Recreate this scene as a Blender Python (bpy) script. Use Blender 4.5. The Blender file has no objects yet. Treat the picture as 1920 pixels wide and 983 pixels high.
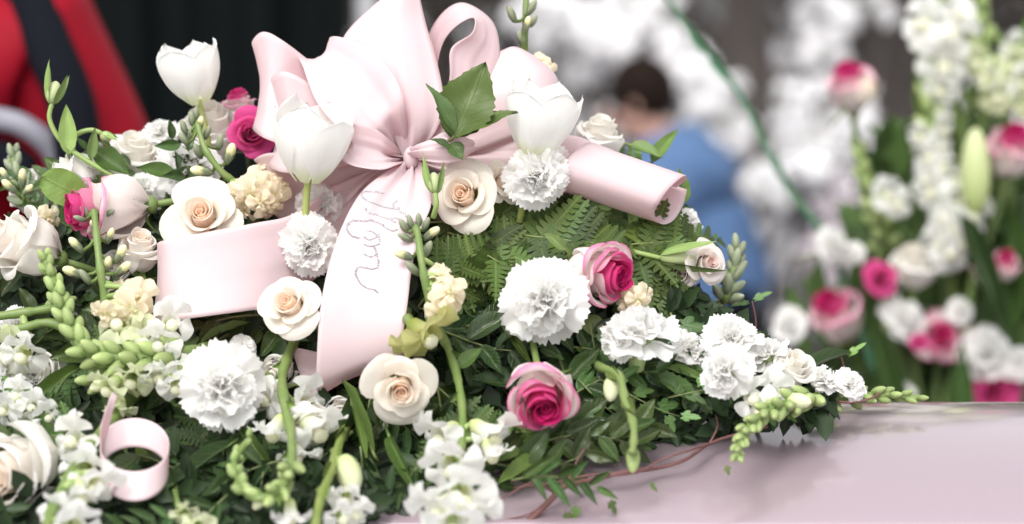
import bpy, math, random
from mathutils import Vector, Matrix, noise
from mathutils.bvhtree import BVHTree

random.seed(11)
PI = math.pi
R_ = math.radians
# ------------------------------------------------------------------ camera, world, sun, exposure
sc = bpy.context.scene
COL = sc.collection
PITCH = R_(6.0)
FD, S = 1.82, 0.0004            # working distance in metres, metres per photo pixel at that distance
ZC = 1.20
VR = Vector((1, 0, 0)); VU = Vector((0, math.sin(PITCH), math.cos(PITCH))); VW = Vector((0, math.cos(PITCH), -math.sin(PITCH)))
CAM = Vector((0, 0, ZC)) - VW * FD
cd = bpy.data.cameras.new('camera'); cam = bpy.data.objects.new('camera', cd); COL.objects.link(cam)
cam.location = CAM; cam.rotation_euler = (R_(90) - PITCH, 0, 0)
cd.sensor_width = 36; cd.lens = 36 * FD / (1920 * S); cd.clip_end = 600; cd.clip_start = 0.05
cd.dof.use_dof = True; cd.dof.focus_distance = FD - 0.045; cd.dof.aperture_fstop = 3.3; cd.dof.aperture_blades = 9
sc.camera = cam
w = bpy.data.worlds.new('World'); sc.world = w; w.use_nodes = True
nt = w.node_tree; bg = nt.nodes['Background']
sky = nt.nodes.new('ShaderNodeTexSky'); sky.sky_type = 'NISHITA'; sky.sun_disc = False
SUN_EL, SUN_AZ = R_(52), R_(200)
sky.sun_elevation = SUN_EL; sky.sun_rotation = SUN_AZ; sky.air_density = 1.0; sky.dust_density = 3.0
hs = nt.nodes.new('ShaderNodeHueSaturation'); hs.inputs['Saturation'].default_value = 0.06
nt.links.new(sky.outputs[0], hs.inputs['Color']); nt.links.new(hs.outputs[0], bg.inputs[0]); bg.inputs[1].default_value = 0.15
sl = bpy.data.lights.new('sun', 'SUN'); sl.energy = 1.3; sl.angle = R_(34); sl.color = (1, 0.96, 0.91)
sun = bpy.data.objects.new('sun', sl); COL.objects.link(sun)
sdir = Vector((math.sin(SUN_AZ) * math.cos(SUN_EL), math.cos(SUN_AZ) * math.cos(SUN_EL), math.sin(SUN_EL)))
sun.rotation_euler = sdir.to_track_quat('Z', 'Y').to_euler(); sun.location = (0, -3, 6)
sc.view_settings.view_transform = 'Standard'; sc.view_settings.look = 'None'; sc.view_settings.gamma = 1
sc.view_settings.exposure = 0.86
sc.render.engine = 'CYCLES'; cy = sc.cycles
cy.use_denoising = True; cy.max_bounces = 12; cy.diffuse_bounces = 8; cy.glossy_bounces = 4; cy.transmission_bounces = 6
cy.caustics_reflective = False; cy.caustics_refractive = False

def V(px, py, d=0.0):
    return CAM + (VW + VR * ((px - 960) * S / FD) + VU * ((491.5 - py) * S / FD)) * (FD + d)
def vd(x, y, z):                       # direction given as right, up, towards the viewer's side
    return (VR * x + VU * y - VW * z).normalized()
def px_of(p):
    q = p - CAM; f = q.dot(VW)
    return (960 + q.dot(VR) / f * FD / S, 491.5 - q.dot(VU) / f * FD / S)

# ------------------------------------------------------------------ materials
def new_mat(name):
    m = bpy.data.materials.new(name); m.use_nodes = True
    return m, m.node_tree, m.node_tree.nodes['Principled BSDF']
def N(nt, t, **k):
    n = nt.nodes.new(t)
    for a, b in k.items():
        if a in n.inputs: n.inputs[a].default_value = b
        else: setattr(n, a, b)
    return n
def mixc(nt, a, b, f, mode='MIX'):
    n = nt.nodes.new('ShaderNodeMix'); n.data_type = 'RGBA'; n.blend_type = mode
    for s, x in ((6, a), (7, b), (0, f)):
        if hasattr(x, 'is_linked') or hasattr(x, 'node'): nt.links.new(x, n.inputs[s])
        elif isinstance(x, (int, float)): n.inputs[s].default_value = x
        else: n.inputs[s].default_value = (*x, 1)
    return n.outputs[2]
def maprange(nt, x, a, b, c=0.0, d=1.0):
    n = nt.nodes.new('ShaderNodeMapRange'); nt.links.new(x, n.inputs[0])
    for i, v in enumerate((a, b, c, d)): n.inputs[i + 1].default_value = v
    return n.outputs[0]
def noise_tex(nt, scale, detail=3, vec=None, rough=0.5):
    n = N(nt, 'ShaderNodeTexNoise', Scale=scale, Detail=detail, Roughness=rough)
    if vec is None:
        t = nt.nodes.new('ShaderNodeTexCoord'); vec = t.outputs['Object']
    nt.links.new(vec, n.inputs['Vector'])
    return n.outputs[0]
def bump(nt, b, h, strength=0.3, dist=0.001):
    n = N(nt, 'ShaderNodeBump', Strength=strength, Distance=dist)
    nt.links.new(h, n.inputs['Height']); nt.links.new(n.outputs[0], b.inputs['Normal'])

def petal_mat(name, trans=0.34, rough=0.55, vein=0.06, uvscale=26):
    m, t, b = new_mat(name)
    ca = N(t, 'ShaderNodeVertexColor', layer_name='Inside'); cb = N(t, 'ShaderNodeVertexColor', layer_name='Outside')
    geo = t.nodes.new('ShaderNodeNewGeometry'); oi = t.nodes.new('ShaderNodeObjectInfo')
    c = mixc(t, ca.outputs[0], cb.outputs[0], geo.outputs['Backfacing'])
    c = mixc(t, c, oi.outputs['Color'], 1.0, 'MULTIPLY')
    uv = t.nodes.new('ShaderNodeUVMap')
    mp = N(t, 'ShaderNodeMapping'); mp.inputs['Scale'].default_value = (uvscale, 1.6, 1)
    t.links.new(uv.outputs[0], mp.inputs[0])
    nz = noise_tex(t, 1.0, 4, mp.outputs[0], 0.6)
    f = maprange(t, nz, 0.3, 0.75, 1 - vein, 1.0)
    hv = N(t, 'ShaderNodeHueSaturation'); t.links.new(c, hv.inputs['Color']); t.links.new(f, hv.inputs['Value'])
    rv = maprange(t, oi.outputs['Random'], 0, 1, 0.96, 1.03)
    h2 = N(t, 'ShaderNodeHueSaturation'); t.links.new(hv.outputs[0], h2.inputs['Color']); t.links.new(rv, h2.inputs['Value'])
    t.links.new(h2.outputs[0], b.inputs['Base Color'])
    b.inputs['Roughness'].default_value = rough; b.inputs['Specular IOR Level'].default_value = 0.3
    b.inputs['Sheen Weight'].default_value = 0.08
    bump(t, b, nz, 0.35, 0.0006)
    tr = t.nodes.new('ShaderNodeBsdfTranslucent'); t.links.new(h2.outputs[0], tr.inputs[0])
    mx = N(t, 'ShaderNodeMixShader'); mx.inputs[0].default_value = trans
    t.links.new(b.outputs[0], mx.inputs[1]); t.links.new(tr.outputs[0], mx.inputs[2])
    t.links.new(mx.outputs[0], t.nodes['Material Output'].inputs[0])
    return m
def leaf_mat(name, rough=0.42, trans=0.12, veins=0.25, spec=0.32):
    m, t, b = new_mat(name)
    oi = t.nodes.new('ShaderNodeObjectInfo'); uv = t.nodes.new('ShaderNodeUVMap')
    sp = t.nodes.new('ShaderNodeSeparateXYZ'); t.links.new(uv.outputs[0], sp.inputs[0])
    au = N(t, 'ShaderNodeMath', operation='ABSOLUTE'); t.links.new(sp.outputs[0], au.inputs[0])
    mid = maprange(t, au.outputs[0], 0.03, 0.09, 1, 0)
    m1 = N(t, 'ShaderNodeMath', operation='MULTIPLY'); t.links.new(au.outputs[0], m1.inputs[0]); m1.inputs[1].default_value = 0.22
    m2 = N(t, 'ShaderNodeMath', operation='SUBTRACT'); t.links.new(sp.outputs[1], m2.inputs[0]); t.links.new(m1.outputs[0], m2.inputs[1])
    m3 = N(t, 'ShaderNodeMath', operation='MULTIPLY'); t.links.new(m2.outputs[0], m3.inputs[0]); m3.inputs[1].default_value = 52
    sn = N(t, 'ShaderNodeMath', operation='SINE'); t.links.new(m3.outputs[0], sn.inputs[0])
    sv = maprange(t, sn.outputs[0], 0.82, 1.0, 0, 0.5)
    mxv = N(t, 'ShaderNodeMath', operation='MAXIMUM'); t.links.new(mid, mxv.inputs[0]); t.links.new(sv, mxv.inputs[1])
    base = mixc(t, oi.outputs['Color'], (0.25, 0.34, 0.10), 0.0)
    nz = noise_tex(t, 55, 4)
    tc = mixc(t, oi.outputs['Color'], (0.16, 0.19, 0.045), maprange(t, nz, 0.45, 0.85, 0, 0.35))
    vv = N(t, 'ShaderNodeMath', operation='MULTIPLY'); t.links.new(mxv.outputs[0], vv.inputs[0]); vv.inputs[1].default_value = veins
    tc = mixc(t, tc, (0.22, 0.30, 0.10), vv.outputs[0])
    rv = maprange(t, oi.outputs['Random'], 0, 1, 0.55, 1.20)
    h2 = N(t, 'ShaderNodeHueSaturation'); t.links.new(tc, h2.inputs['Color']); t.links.new(rv, h2.inputs['Value'])
    t.links.new(h2.outputs[0], b.inputs['Base Color'])
    b.inputs['Roughness'].default_value = rough; b.inputs['Specular IOR Level'].default_value = spec
    bump(t, b, mxv.outputs[0], 0.5, 0.0008)
    tr = t.nodes.new('ShaderNodeBsdfTranslucent'); t.links.new(h2.outputs[0], tr.inputs[0])
    mx = N(t, 'ShaderNodeMixShader'); mx.inputs[0].default_value = trans
    t.links.new(b.outputs[0], mx.inputs[1]); t.links.new(tr.outputs[0], mx.inputs[2])
    t.links.new(mx.outputs[0], t.nodes['Material Output'].inputs[0])
    return m
def stem_mat(name, rough=0.5):
    m, t, b = new_mat(name)
    oi = t.nodes.new('ShaderNodeObjectInfo'); nz = noise_tex(t, 90, 3)
    c = mixc(t, oi.outputs['Color'], (0.28, 0.30, 0.12), maprange(t, nz, 0.4, 0.8, 0, 0.4))
    t.links.new(c, b.inputs['Base Color']); b.inputs['Roughness'].default_value = rough
    b.inputs['Subsurface Weight'].default_value = 0.0
    bump(t, b, nz, 0.25, 0.0008)
    return m
def plain(name, col, rough=0.6, metal=0.0, var=0.15, nscale=20, bumps=0.2, spec=0.4):
    m, t, b = new_mat(name)
    nz = noise_tex(t, nscale, 4)
    c = mixc(t, tuple(x * (1 - var) for x in col), tuple(min(1, x * (1 + var)) for x in col), nz)
    t.links.new(c, b.inputs['Base Color']); b.inputs['Roughness'].default_value = rough
    b.inputs['Metallic'].default_value = metal; b.inputs['Specular IOR Level'].default_value = spec
    if bumps: bump(t, b, nz, bumps, 0.002)
    return m
def satin_mat():
    m, t, b = new_mat('pink_satin')
    uv = t.nodes.new('ShaderNodeUVMap')
    mp = N(t, 'ShaderNodeMapping'); mp.inputs['Scale'].default_value = (6, 420, 1)
    t.links.new(uv.outputs[0], mp.inputs[0])
    nz = noise_tex(t, 1.0, 2, mp.outputs[0])
    big = noise_tex(t, 14, 2)
    c = mixc(t, (0.73, 0.645, 0.67), (0.755, 0.67, 0.69), big)
    t.links.new(c, b.inputs['Base Color'])
    b.inputs['Roughness'].default_value = 0.38; b.inputs['Specular IOR Level'].default_value = 0.45
    b.inputs['Sheen Weight'].default_value = 0.25; b.inputs['Sheen Roughness'].default_value = 0.4
    b.inputs['Anisotropic'].default_value = 0.4
    cr = noise_tex(t, 38, 3, None, .6)
    ad = N(t, 'ShaderNodeMath', operation='MULTIPLY_ADD'); t.links.new(nz, ad.inputs[0]); ad.inputs[1].default_value = .12; t.links.new(cr, ad.inputs[2])
    bump(t, b, ad.outputs[0], 0.22, 0.0012)
    tr = t.nodes.new('ShaderNodeBsdfTranslucent'); tr.inputs[0].default_value = (0.92, 0.36, 0.40, 1)
    mx = N(t, 'ShaderNodeMixShader'); mx.inputs[0].default_value = 0.33
    t.links.new(b.outputs[0], mx.inputs[1]); t.links.new(tr.outputs[0], mx.inputs[2])
    t.links.new(mx.outputs[0], t.nodes['Material Output'].inputs[0])
    return m
def casket_mat():
    m, t, b = new_mat('casket_pink_lacquer')
    fl = noise_tex(t, 900, 2); big = noise_tex(t, 3, 3)
    c = mixc(t, (0.43, 0.34, 0.385), (0.445, 0.355, 0.40), big)
    c = mixc(t, c, (0.62, 0.50, 0.55), maprange(t, fl, 0.6, 0.9, 0, 0.5))
    t.links.new(c, b.inputs['Base Color'])
    b.inputs['Metallic'].default_value = 0.35; b.inputs['Roughness'].default_value = 0.30
    b.inputs['Coat Weight'].default_value = 1.0; b.inputs['Coat Roughness'].default_value = 0.10
    sm = noise_tex(t, 2.5, 4)
    r = maprange(t, sm, 0.3, 0.8, 0.28, 0.34); t.links.new(r, b.inputs['Roughness'])
    return m
M = dict(
    petal=petal_mat('petal_skin', 0.44), frill=petal_mat('carnation_petal_skin', 0.50, 0.62, 0.03, 30),
    tulip=petal_mat('tulip_petal_skin', 0.38, 0.42, 0.08, 24),
    leaf=leaf_mat('leaf_skin'), gloss=leaf_mat('glossy_leaf_skin', 0.3, 0.08, 0.3, 0.38), fern=leaf_mat('fern_skin', 0.5, 0.14, 0.3, 0.25),
    stem=stem_mat('stem_skin'), bud=petal_mat('bud_skin', 0.12, 0.5, 0.12, 12),
    satin=satin_mat(), casket=casket_mat(),
    bark=plain('vine_bark', (0.16, 0.07, 0.065), 0.6, 0, 0.4, 200, 0.5),
    crystal=plain('rhinestone_silver', (0.62, 0.63, 0.66), 0.22, 0.8, 0.5, 3000, 0),
)
def setcol(o, c): o.color = (c[0], c[1], c[2], 1)

# ------------------------------------------------------------------ mesh helpers
class MB:
    def __init__(s): s.v = []; s.f = []; s.ci = []; s.co = []; s.uv = []
    def add(s, p, ci=(1, 1, 1), co=None, uv=(0, 0)):
        s.v.append(tuple(p)); s.ci.append(ci); s.co.append(co or ci); s.uv.append(uv); return len(s.v) - 1
    def grid(s, nu, nv, fn, closeu=False):
        """fn(u in -1..1, v in 0..1) -> point, inside colour, outside colour"""
        b = len(s.v)
        for j in range(nv + 1):
            v = j / nv
            for i in range(nu + (0 if closeu else 1)):
                u = -1 + 2 * i / nu
                r = fn(u, v)
                s.add(r[0], r[1], r[2] if len(r) > 2 else None, (u, v))
        n = nu if closeu else nu + 1
        for j in range(nv):
            for i in range(nu):
                a = b + j * n + i; c = b + j * n + (i + 1) % n
                s.f.append((a, c, c + n, a + n))
    def tube(s, pts, rad, sides=6, col=(1, 1, 1), cap=True):
        pts = [Vector(p) for p in pts]; k = len(pts); b = len(s.v)
        if not hasattr(rad, '__len__'): rad = [rad] * k
        if not isinstance(col, list): col = [col] * k
        nrm = None
        for i, p in enumerate(pts):
            t = (pts[min(i + 1, k - 1)] - pts[max(i - 1, 0)])
            t = t.normalized() if t.length > 1e-9 else Vector((0, 0, 1))
            if nrm is None: nrm = t.orthogonal().normalized()
            nrm = (nrm - t * nrm.dot(t)); nrm = nrm.normalized() if nrm.length > 1e-6 else t.orthogonal().normalized()
            bn = t.cross(nrm)
            for a in range(sides):
                an = 2 * PI * a / sides
                s.add(p + (nrm * math.cos(an) + bn * math.sin(an)) * rad[i], col[i], None, (a / sides * 2 - 1, i / max(1, k - 1)))
        for i in range(k - 1):
            for a in range(sides):
                q = b + i * sides
                s.f.append((q + a, q + (a + 1) % sides, q + sides + (a + 1) % sides, q + sides + a))
        if cap:
            s.f.append(tuple(b + a for a in reversed(range(sides)))); s.f.append(tuple(b + (k - 1) * sides + a for a in range(sides)))
    def blob(s, c, r, axis=None, n=8, m=6, col=(1, 1, 1), col2=None, point=0.0):
        """egg-shaped body: r = (radius, half length) along axis"""
        c = Vector(c); ax = (axis or Vector((0, 0, 1))).normalized(); x = ax.orthogonal().normalized(); y = ax.cross(x)
        def fn(u, v):
            th = v * PI; a = (u + 1) * PI
            rr = r[0] * math.sin(th) * (1 - point * max(0, v - 0.4) ** 1.2)
            p = c + ax * (-math.cos(th) * r[1]) + (x * math.cos(a) + y * math.sin(a)) * rr
            cc = col if col2 is None else tuple(col[i] + (col2[i] - col[i]) * v for i in range(3))
            return p, cc
        s.grid(n, m, fn, closeu=True)
    def box(s, c, h, rot=None, col=(1, 1, 1)):
        b = len(s.v); c = Vector(c)
        for x in (-1, 1):
            for y in (-1, 1):
                for z in (-1, 1):
                    q = Vector((x * h[0], y * h[1], z * h[2]))
                    if rot: q = rot @ q
                    s.add(c + q, col)
        for f in ((0, 1, 3, 2), (4, 6, 7, 5), (0, 4, 5, 1), (2, 3, 7, 6), (0, 2, 6, 4), (1, 5, 7, 3)): s.f.append(tuple(b + i for i in f))
    def mesh(s, name, mat, smooth=True):
        me = bpy.data.meshes.new(name); me.from_pydata(s.v, [], s.f)
        me.materials.append(mat)
        for nm, data in (('Inside', s.ci), ('Outside', s.co)):
            ca = me.color_attributes.new(nm, 'FLOAT_COLOR', 'POINT')
            flat = []
            for c in data: flat += [c[0], c[1], c[2], 1]
            ca.data.foreach_set('color', flat)
        uvl = me.uv_layers.new(name='UVMap')
        li = [0] * len(me.loops); me.loops.foreach_get('vertex_index', li)
        fl = []
        for i in li: fl += s.uv[i]
        uvl.data.foreach_set('uv', fl)
        if smooth: me.polygons.foreach_set('use_smooth', [True] * len(me.polygons))
        me.update()
        return me
def link(name, me, parent=None, mat4=None):
    o = bpy.data.objects.new(name, me); COL.objects.link(o)
    if parent is not None: o.parent = parent
    if mat4 is not None: o.matrix_local = mat4
    return o
def build(mb, name, mat, parent=None, mat4=None, smooth=True):
    return link(name, mb.mesh(name, mat, smooth), parent, mat4)
def tag(o, label=None, cat=None, group=None, kind=None):
    for k, v in (('label', label), ('category', cat), ('group', group), ('kind', kind)):
        if v: o[k] = v
    return o
def root(name, m4, label, cat, group=None):
    o = bpy.data.objects.new(name, None); COL.objects.link(o); o.empty_display_size = 0.02
    o.matrix_world = m4; tag(o, label, cat, group); return o
KIDS = {}
def kids(o):
    return [c for c in o.children]
def copy_tree(o, parent=None, first=True, cache=None):
    c = o.copy(); COL.objects.link(c)
    if parent is not None:
        c.parent = parent
    for ch in PROTO_KIDS.get(o.name, ()): copy_tree(ch, c)
    return c
PROTO_KIDS = {}
def register(o, all_objs):
    for x in all_objs:
        if x.parent is not None: PROTO_KIDS.setdefault(x.parent.name, []).append(x)
def frame(pos, z, roll=0.0, up=None):
    z = z.normalized(); up = up or VU
    x = up.cross(z)
    if x.length < 1e-4: x = VR.copy()
    x.normalize(); y = z.cross(x)
    m = Matrix((x, y, z)).transposed().to_4x4()
    return Matrix.Translation(pos) @ m @ Matrix.Rotation(roll, 4, 'Z')
def frame_y(pos, y, zhint, scale=(1, 1, 1)):
    y = y.normalized(); x = y.cross(zhint)
    if x.length < 1e-5: x = y.orthogonal()
    x.normalize(); z = x.cross(y)
    return Matrix.Translation(pos) @ Matrix((x, y, z)).transposed().to_4x4() @ Matrix.Diagonal((*scale, 1))
def lerp(a, b, t): return a + (b - a) * t
def lc(a, b, t): t = max(0, min(1, t)); return tuple(a[i] + (b[i] - a[i]) * t for i in range(3))
def ss(a, b, x):
    t = max(0, min(1, (x - a) / (b - a))); return t * t * (3 - 2 * t)
def catmull(P, sub):
    out = []; n = len(P)
    for i in range(n - 1):
        p0, p1, p2, p3 = P[max(i - 1, 0)], P[i], P[i + 1], P[min(i + 2, n - 1)]
        for k in range(sub):
            t = k / sub
            out.append(0.5 * ((2 * p1) + (p2 - p0) * t + (2 * p0 - 5 * p1 + 4 * p2 - p3) * t * t + (3 * p1 - p0 - 3 * p2 + p3) * t ** 3))
    out.append(P[-1]); return out
nz = lambda x, y, z=0.0: noise.noise(Vector((x, y, z)))

# ------------------------------------------------------------------ the setting: ground, tent curtain, trees, shrubs
gm, gt, gb = new_mat('pale_paving')
tc = gt.nodes.new('ShaderNodeTexCoord')
n1 = noise_tex(gt, 1.2, 5, tc.outputs['Object']); n2 = noise_tex(gt, 40, 4, tc.outputs['Object'])
c = mixc(gt, (0.36, 0.35, 0.37), (0.47, 0.455, 0.47), n1); c = mixc(gt, c, (0.30, 0.29, 0.29), maprange(gt, n2, 0.5, 0.8, 0, 0.5))
gt.links.new(c, gb.inputs['Base Color']); gb.inputs['Roughness'].default_value = 0.85; bump(gt, gb, n2, 0.3, 0.01)
mb = MB()
mb.grid(40, 40, lambda u, v: ((u * 300, v * 400 - 60, 0.0), (1, 1, 1)))
build(mb, 'ground', gm)['kind'] = 'structure'

# casket -----------------------------------------------------------
LIDZ = ZC - 0.113
def lid_z(y): return LIDZ - 1.0 * y * y
prof = []
for i in range(31): prof.append((-0.206 + i * 0.0149, None))
prof = [(y, lid_z(y)) for y, _ in prof]
x0, x1 = -1.25, 1.05
casket = root('casket', Matrix.Translation((0, 0.02, 0.62)), 'glossy mauve-pink casket with a rounded lid lying under the flower spray', 'casket')
def cprism(name, pts, xa, xb, closed=True):
    b = MB(); n = len(pts)
    for x in (xa, xb):
        for (y, z) in pts: b.add((x, y, z))
    for i in range(n - (0 if closed else 1)):
        j = (i + 1) % n; b.f.append((i, j, n + j, n + i))
    if closed: b.f.append(tuple(reversed(range(n)))); b.f.append(tuple(range(n, 2 * n)))
    o = build(b, name, M['casket'], casket, casket.matrix_world.inverted())
    me = o.data
    for p in me.polygons: p.use_smooth = len(p.vertices) == 4
    md = o.modifiers.new('bevel', 'BEVEL'); md.width = 0.003; md.segments = 3; md.limit_method = 'ANGLE'; md.angle_limit = R_(35)
    return o
ye, ze = prof[0]; yf, zf = prof[-1]
cprism('lid_crown', prof + [(yf + 0.004, zf - 0.012), (ye - 0.004, ze - 0.012)], x0, x1)
# rounded moulding round the foot of the crown
ml = [(ye - 0.002 - 0.012 * math.sin(a), ze - 0.024 + 0.011 * math.cos(a)) for a in [i * PI / 10 for i in range(11)]]
cprism('lid_moulding', ml + [(yf - 0.0, ze - 0.035), (yf + 0.0, ze - 0.013)], x0 - 0.012, x1 + 0.012)
cprism('lid_rim', [(ye - 0.03, ze - 0.037), (ye - 0.035, ze - 0.075), (yf + 0.03, ze - 0.075), (yf + 0.025, ze - 0.037)], x0 - 0.03, x1 + 0.03)
cprism('casket_body', [(ye - 0.01, ze - 0.077), (ye + 0.02, ze - 0.40), (yf - 0.03, ze - 0.40), (yf, ze - 0.077)], x0 - 0.01, x1 + 0.01)
mb = MB()
mb.tube([(x0 + 0.1, ye - 0.05, ze - 0.17), (x1 - 0.1, ye - 0.05, ze - 0.17)], 0.012, 10)
for i in range(6):
    x = lerp(x0 + 0.2, x1 - 0.2, i / 5); mb.tube([(x, ye - 0.05, ze - 0.17), (x, ye + 0.01, ze - 0.12)], 0.008, 8)
build(mb, 'handle', plain('handle_metal', (0.6, 0.55, 0.52), 0.25, 1.0, 0.05), casket, casket.matrix_world.inverted())
drape = plain('bier_drape', (0.05, 0.05, 0.055), 0.85)
bier = root('bier', Matrix.Translation((0, 0, 0)), 'black draped stand that carries the pink casket', 'stand')
mb = MB()
bz = ze - 0.402
mb.grid(120, 8, lambda u, v: (((x0 + x1) / 2 + math.cos(u * PI) * (0.9 + 0.02 * math.sin(u * 90) * (1 - v)), (ye + yf) / 2 + math.sin(u * PI) * (0.2 + 0.02 * math.sin(u * 90) * (1 - v)), v * bz), (1, 1, 1)), closeu=True)
build(mb, 'skirt', drape, bier)
mb = MB(); mb.box(((x0 + x1) / 2, (ye + yf) / 2, bz - 0.012), (0.88, 0.17, 0.01)); build(mb, 'top_board', drape, bier)

# black tent curtain with a pale pole -------------------------------
cur = root('tent_curtain', Matrix.Translation(V(300, 300, 3.2)) , 'black fabric tent curtain filling the upper left behind the bow', 'curtain')
CD = 3.2
ca_, cb_ = V(-900, 400, CD), V(655, 400, CD)
mb = MB()
mb.grid(160, 6, lambda u, v: ((lerp(ca_.x, cb_.x, (u + 1) / 2), ca_.y + 0.014 * math.sin(u * 60) + 0.02 * math.sin(u * 23), 0.02 + v * 2.7), (1, 1, 1)))
o = build(mb, 'cloth', plain('black_canvas', (0.002, 0.0035, 0.0035), 0.85, spec=0.1), cur, cur.matrix_world.inverted()); o.modifiers.new('thick', 'SOLIDIFY').thickness = 0.004
mb = MB(); mb.tube([(ca_.x, ca_.y, 2.72), (cb_.x + 0.05, ca_.y, 2.72)], 0.02, 8)
build(mb, 'top_rail', plain('rail_metal', (0.5, 0.5, 0.52), 0.4, 0.6), cur, cur.matrix_world.inverted())
pp = V(688, 200, CD)
tp = root('tent_pole', Matrix.Translation((pp.x, pp.y, 0)), 'pale grey upright tent pole at the right edge of the black curtain', 'pole')
mb = MB(); mb.tube([(0, 0, 0), (0, 0, 2.8)], 0.022, 14); build(mb, 'shaft', plain('grey_pole_metal', (0.48, 0.48, 0.5), 0.4, 0.3), tp)
mb = MB(); mb.tube([(0, 0, 0.001), (0, 0, 0.02)], 0.08, 20); build(mb, 'foot_plate', plain('plate_metal', (0.3, 0.3, 0.31), 0.4, 0.5), tp)

# trees ---------------------------------------------------------------
barkm = plain('tree_bark', (0.055, 0.046, 0.042), 0.9, 0, 0.45, 6, 0.8)
def scatter_leaves(mb, c, r, n, size, rng, col=(1, 1, 1), shell=0.4):
    c = Vector(c)
    for _ in range(n):
        d = Vector((rng.gauss(0, 1), rng.gauss(0, 1), rng.gauss(0, 1))).normalized() * (shell + (1 - shell) * rng.random())
        p = c + Vector((d.x * r[0], d.y * r[1], d.z * r[2]))
        a = Vector((rng.gauss(0, 1), rng.gauss(0, 1), rng.gauss(0, 1))).normalized(); b = a.orthogonal().normalized()
        s = size * rng.uniform(0.6, 1.3); i0 = len(mb.v)
        k = rng.uniform(0.8, 1.15); cc = (col[0] * k, col[1] * k, col[2] * k)
        for q in (p - a * s, p + b * s * 0.45 , p + a * s, p - b * s * 0.45): mb.add(q, cc)
        mb.f.append((i0, i0 + 1, i0 + 2, i0 + 3))
mass = petal_mat('leaf_clump_skin', 0.15, 0.7, 0.1)
def tree(px, d, trunk_w, height, cols, label, seed, spread=1.6, low=1.6, n=1500):
    rng = random.Random(seed); b = V(px, 400, d); b.z = 0
    t = root('tree', Matrix.Translation(b), label, 'tree', 'trees standing far behind the casket')
    mb = MB(); bend = rng.uniform(-0.2, 0.2)
    pts = [Vector((bend * (k / 8) ** 2, 0, height * 0.75 * k / 8)) for k in range(9)]
    mb.tube(pts, [trunk_w * (1.25 if k == 0 else 1 - 0.08 * k) for k in range(9)], 10)
    for k in range(9):
        z = rng.uniform(low * 0.7, height * 0.7); a = rng.uniform(0, 2 * PI); L = rng.uniform(0.8, 1.5) * spread * 0.7
        p0 = Vector((bend * (z / (height * .75)) ** 2, 0, z)); e = Vector((math.cos(a) * L, math.sin(a) * L, L * 0.6))
        mb.tube([p0, p0 + e * 0.5 + Vector((0, 0, 0.05)), p0 + e], [trunk_w * 0.35, trunk_w * 0.22, 0.01], 6)
    build(mb, 'trunk', barkm, t)
    mb = MB()
    for k in range(14):
        a = rng.uniform(0, 2 * PI); rr = rng.uniform(0, spread)
        scatter_leaves(mb, (math.cos(a) * rr, math.sin(a) * rr, rng.uniform(low, height)), (0.9, 0.9, 0.55), n // 14, 0.09, rng, rng.choice(cols))
    build(mb, 'crown', mass, t)
dk = [(0.03, 0.032, 0.026), (0.045, 0.042, 0.034), (0.06, 0.05, 0.045)]
tree(830, 15, 0.17, 5.2, dk, 'dark tree with dense low crown behind the right side of the bow', 1, 2.0, 0.9, 5200)
tree(1000, 18, 0.16, 5.4, dk, 'dark tree rising behind the upright tulip on the right', 2, 2.0, 0.9, 4200)
tree(1210, 17, 0.2, 5.6, dk, 'dark brown tree behind the person in blue', 3, 2.2, 0.9, 4200)
tree(1405, 9.5, 0.16, 4.6, dk, 'thick dark trunk between two white blossom shrubs', 4, 1.1, 2.0, 2200)
tree(1660, 10.5, 0.30, 4.8, dk, 'widest dark trunk, behind the standing flower arrangement', 5, 1.6, 2.0, 2600)
tree(1560, 19, 0.2, 5.2, dk, 'dark tree farthest back between the two thick trunks', 6, 2.2, 0.8, 4500)
tree(1850, 17, 0.2, 5.6, dk, 'dark tree behind the tall white gladiolus', 7, 2.4, 0.8, 5200)
# a low hedge closing the view ------------------------------------
rng = random.Random(5)
hd = root('hedge', Matrix.Translation((1.5, 21, 0)), 'low dark clipped hedge running along the back of the grounds', 'hedge')
mb = MB()
for k in range(60):
    scatter_leaves(mb, (-9 + k * 0.36, 0, rng.uniform(0.3, 1.15)), (0.6, 0.5, 0.5), 90, 0.08, rng, rng.choice([(0.04, 0.05, 0.03), (0.065, 0.065, 0.05), (0.09, 0.085, 0.075)]), 0.5)
build(mb, 'foliage', mass, hd)

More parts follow.
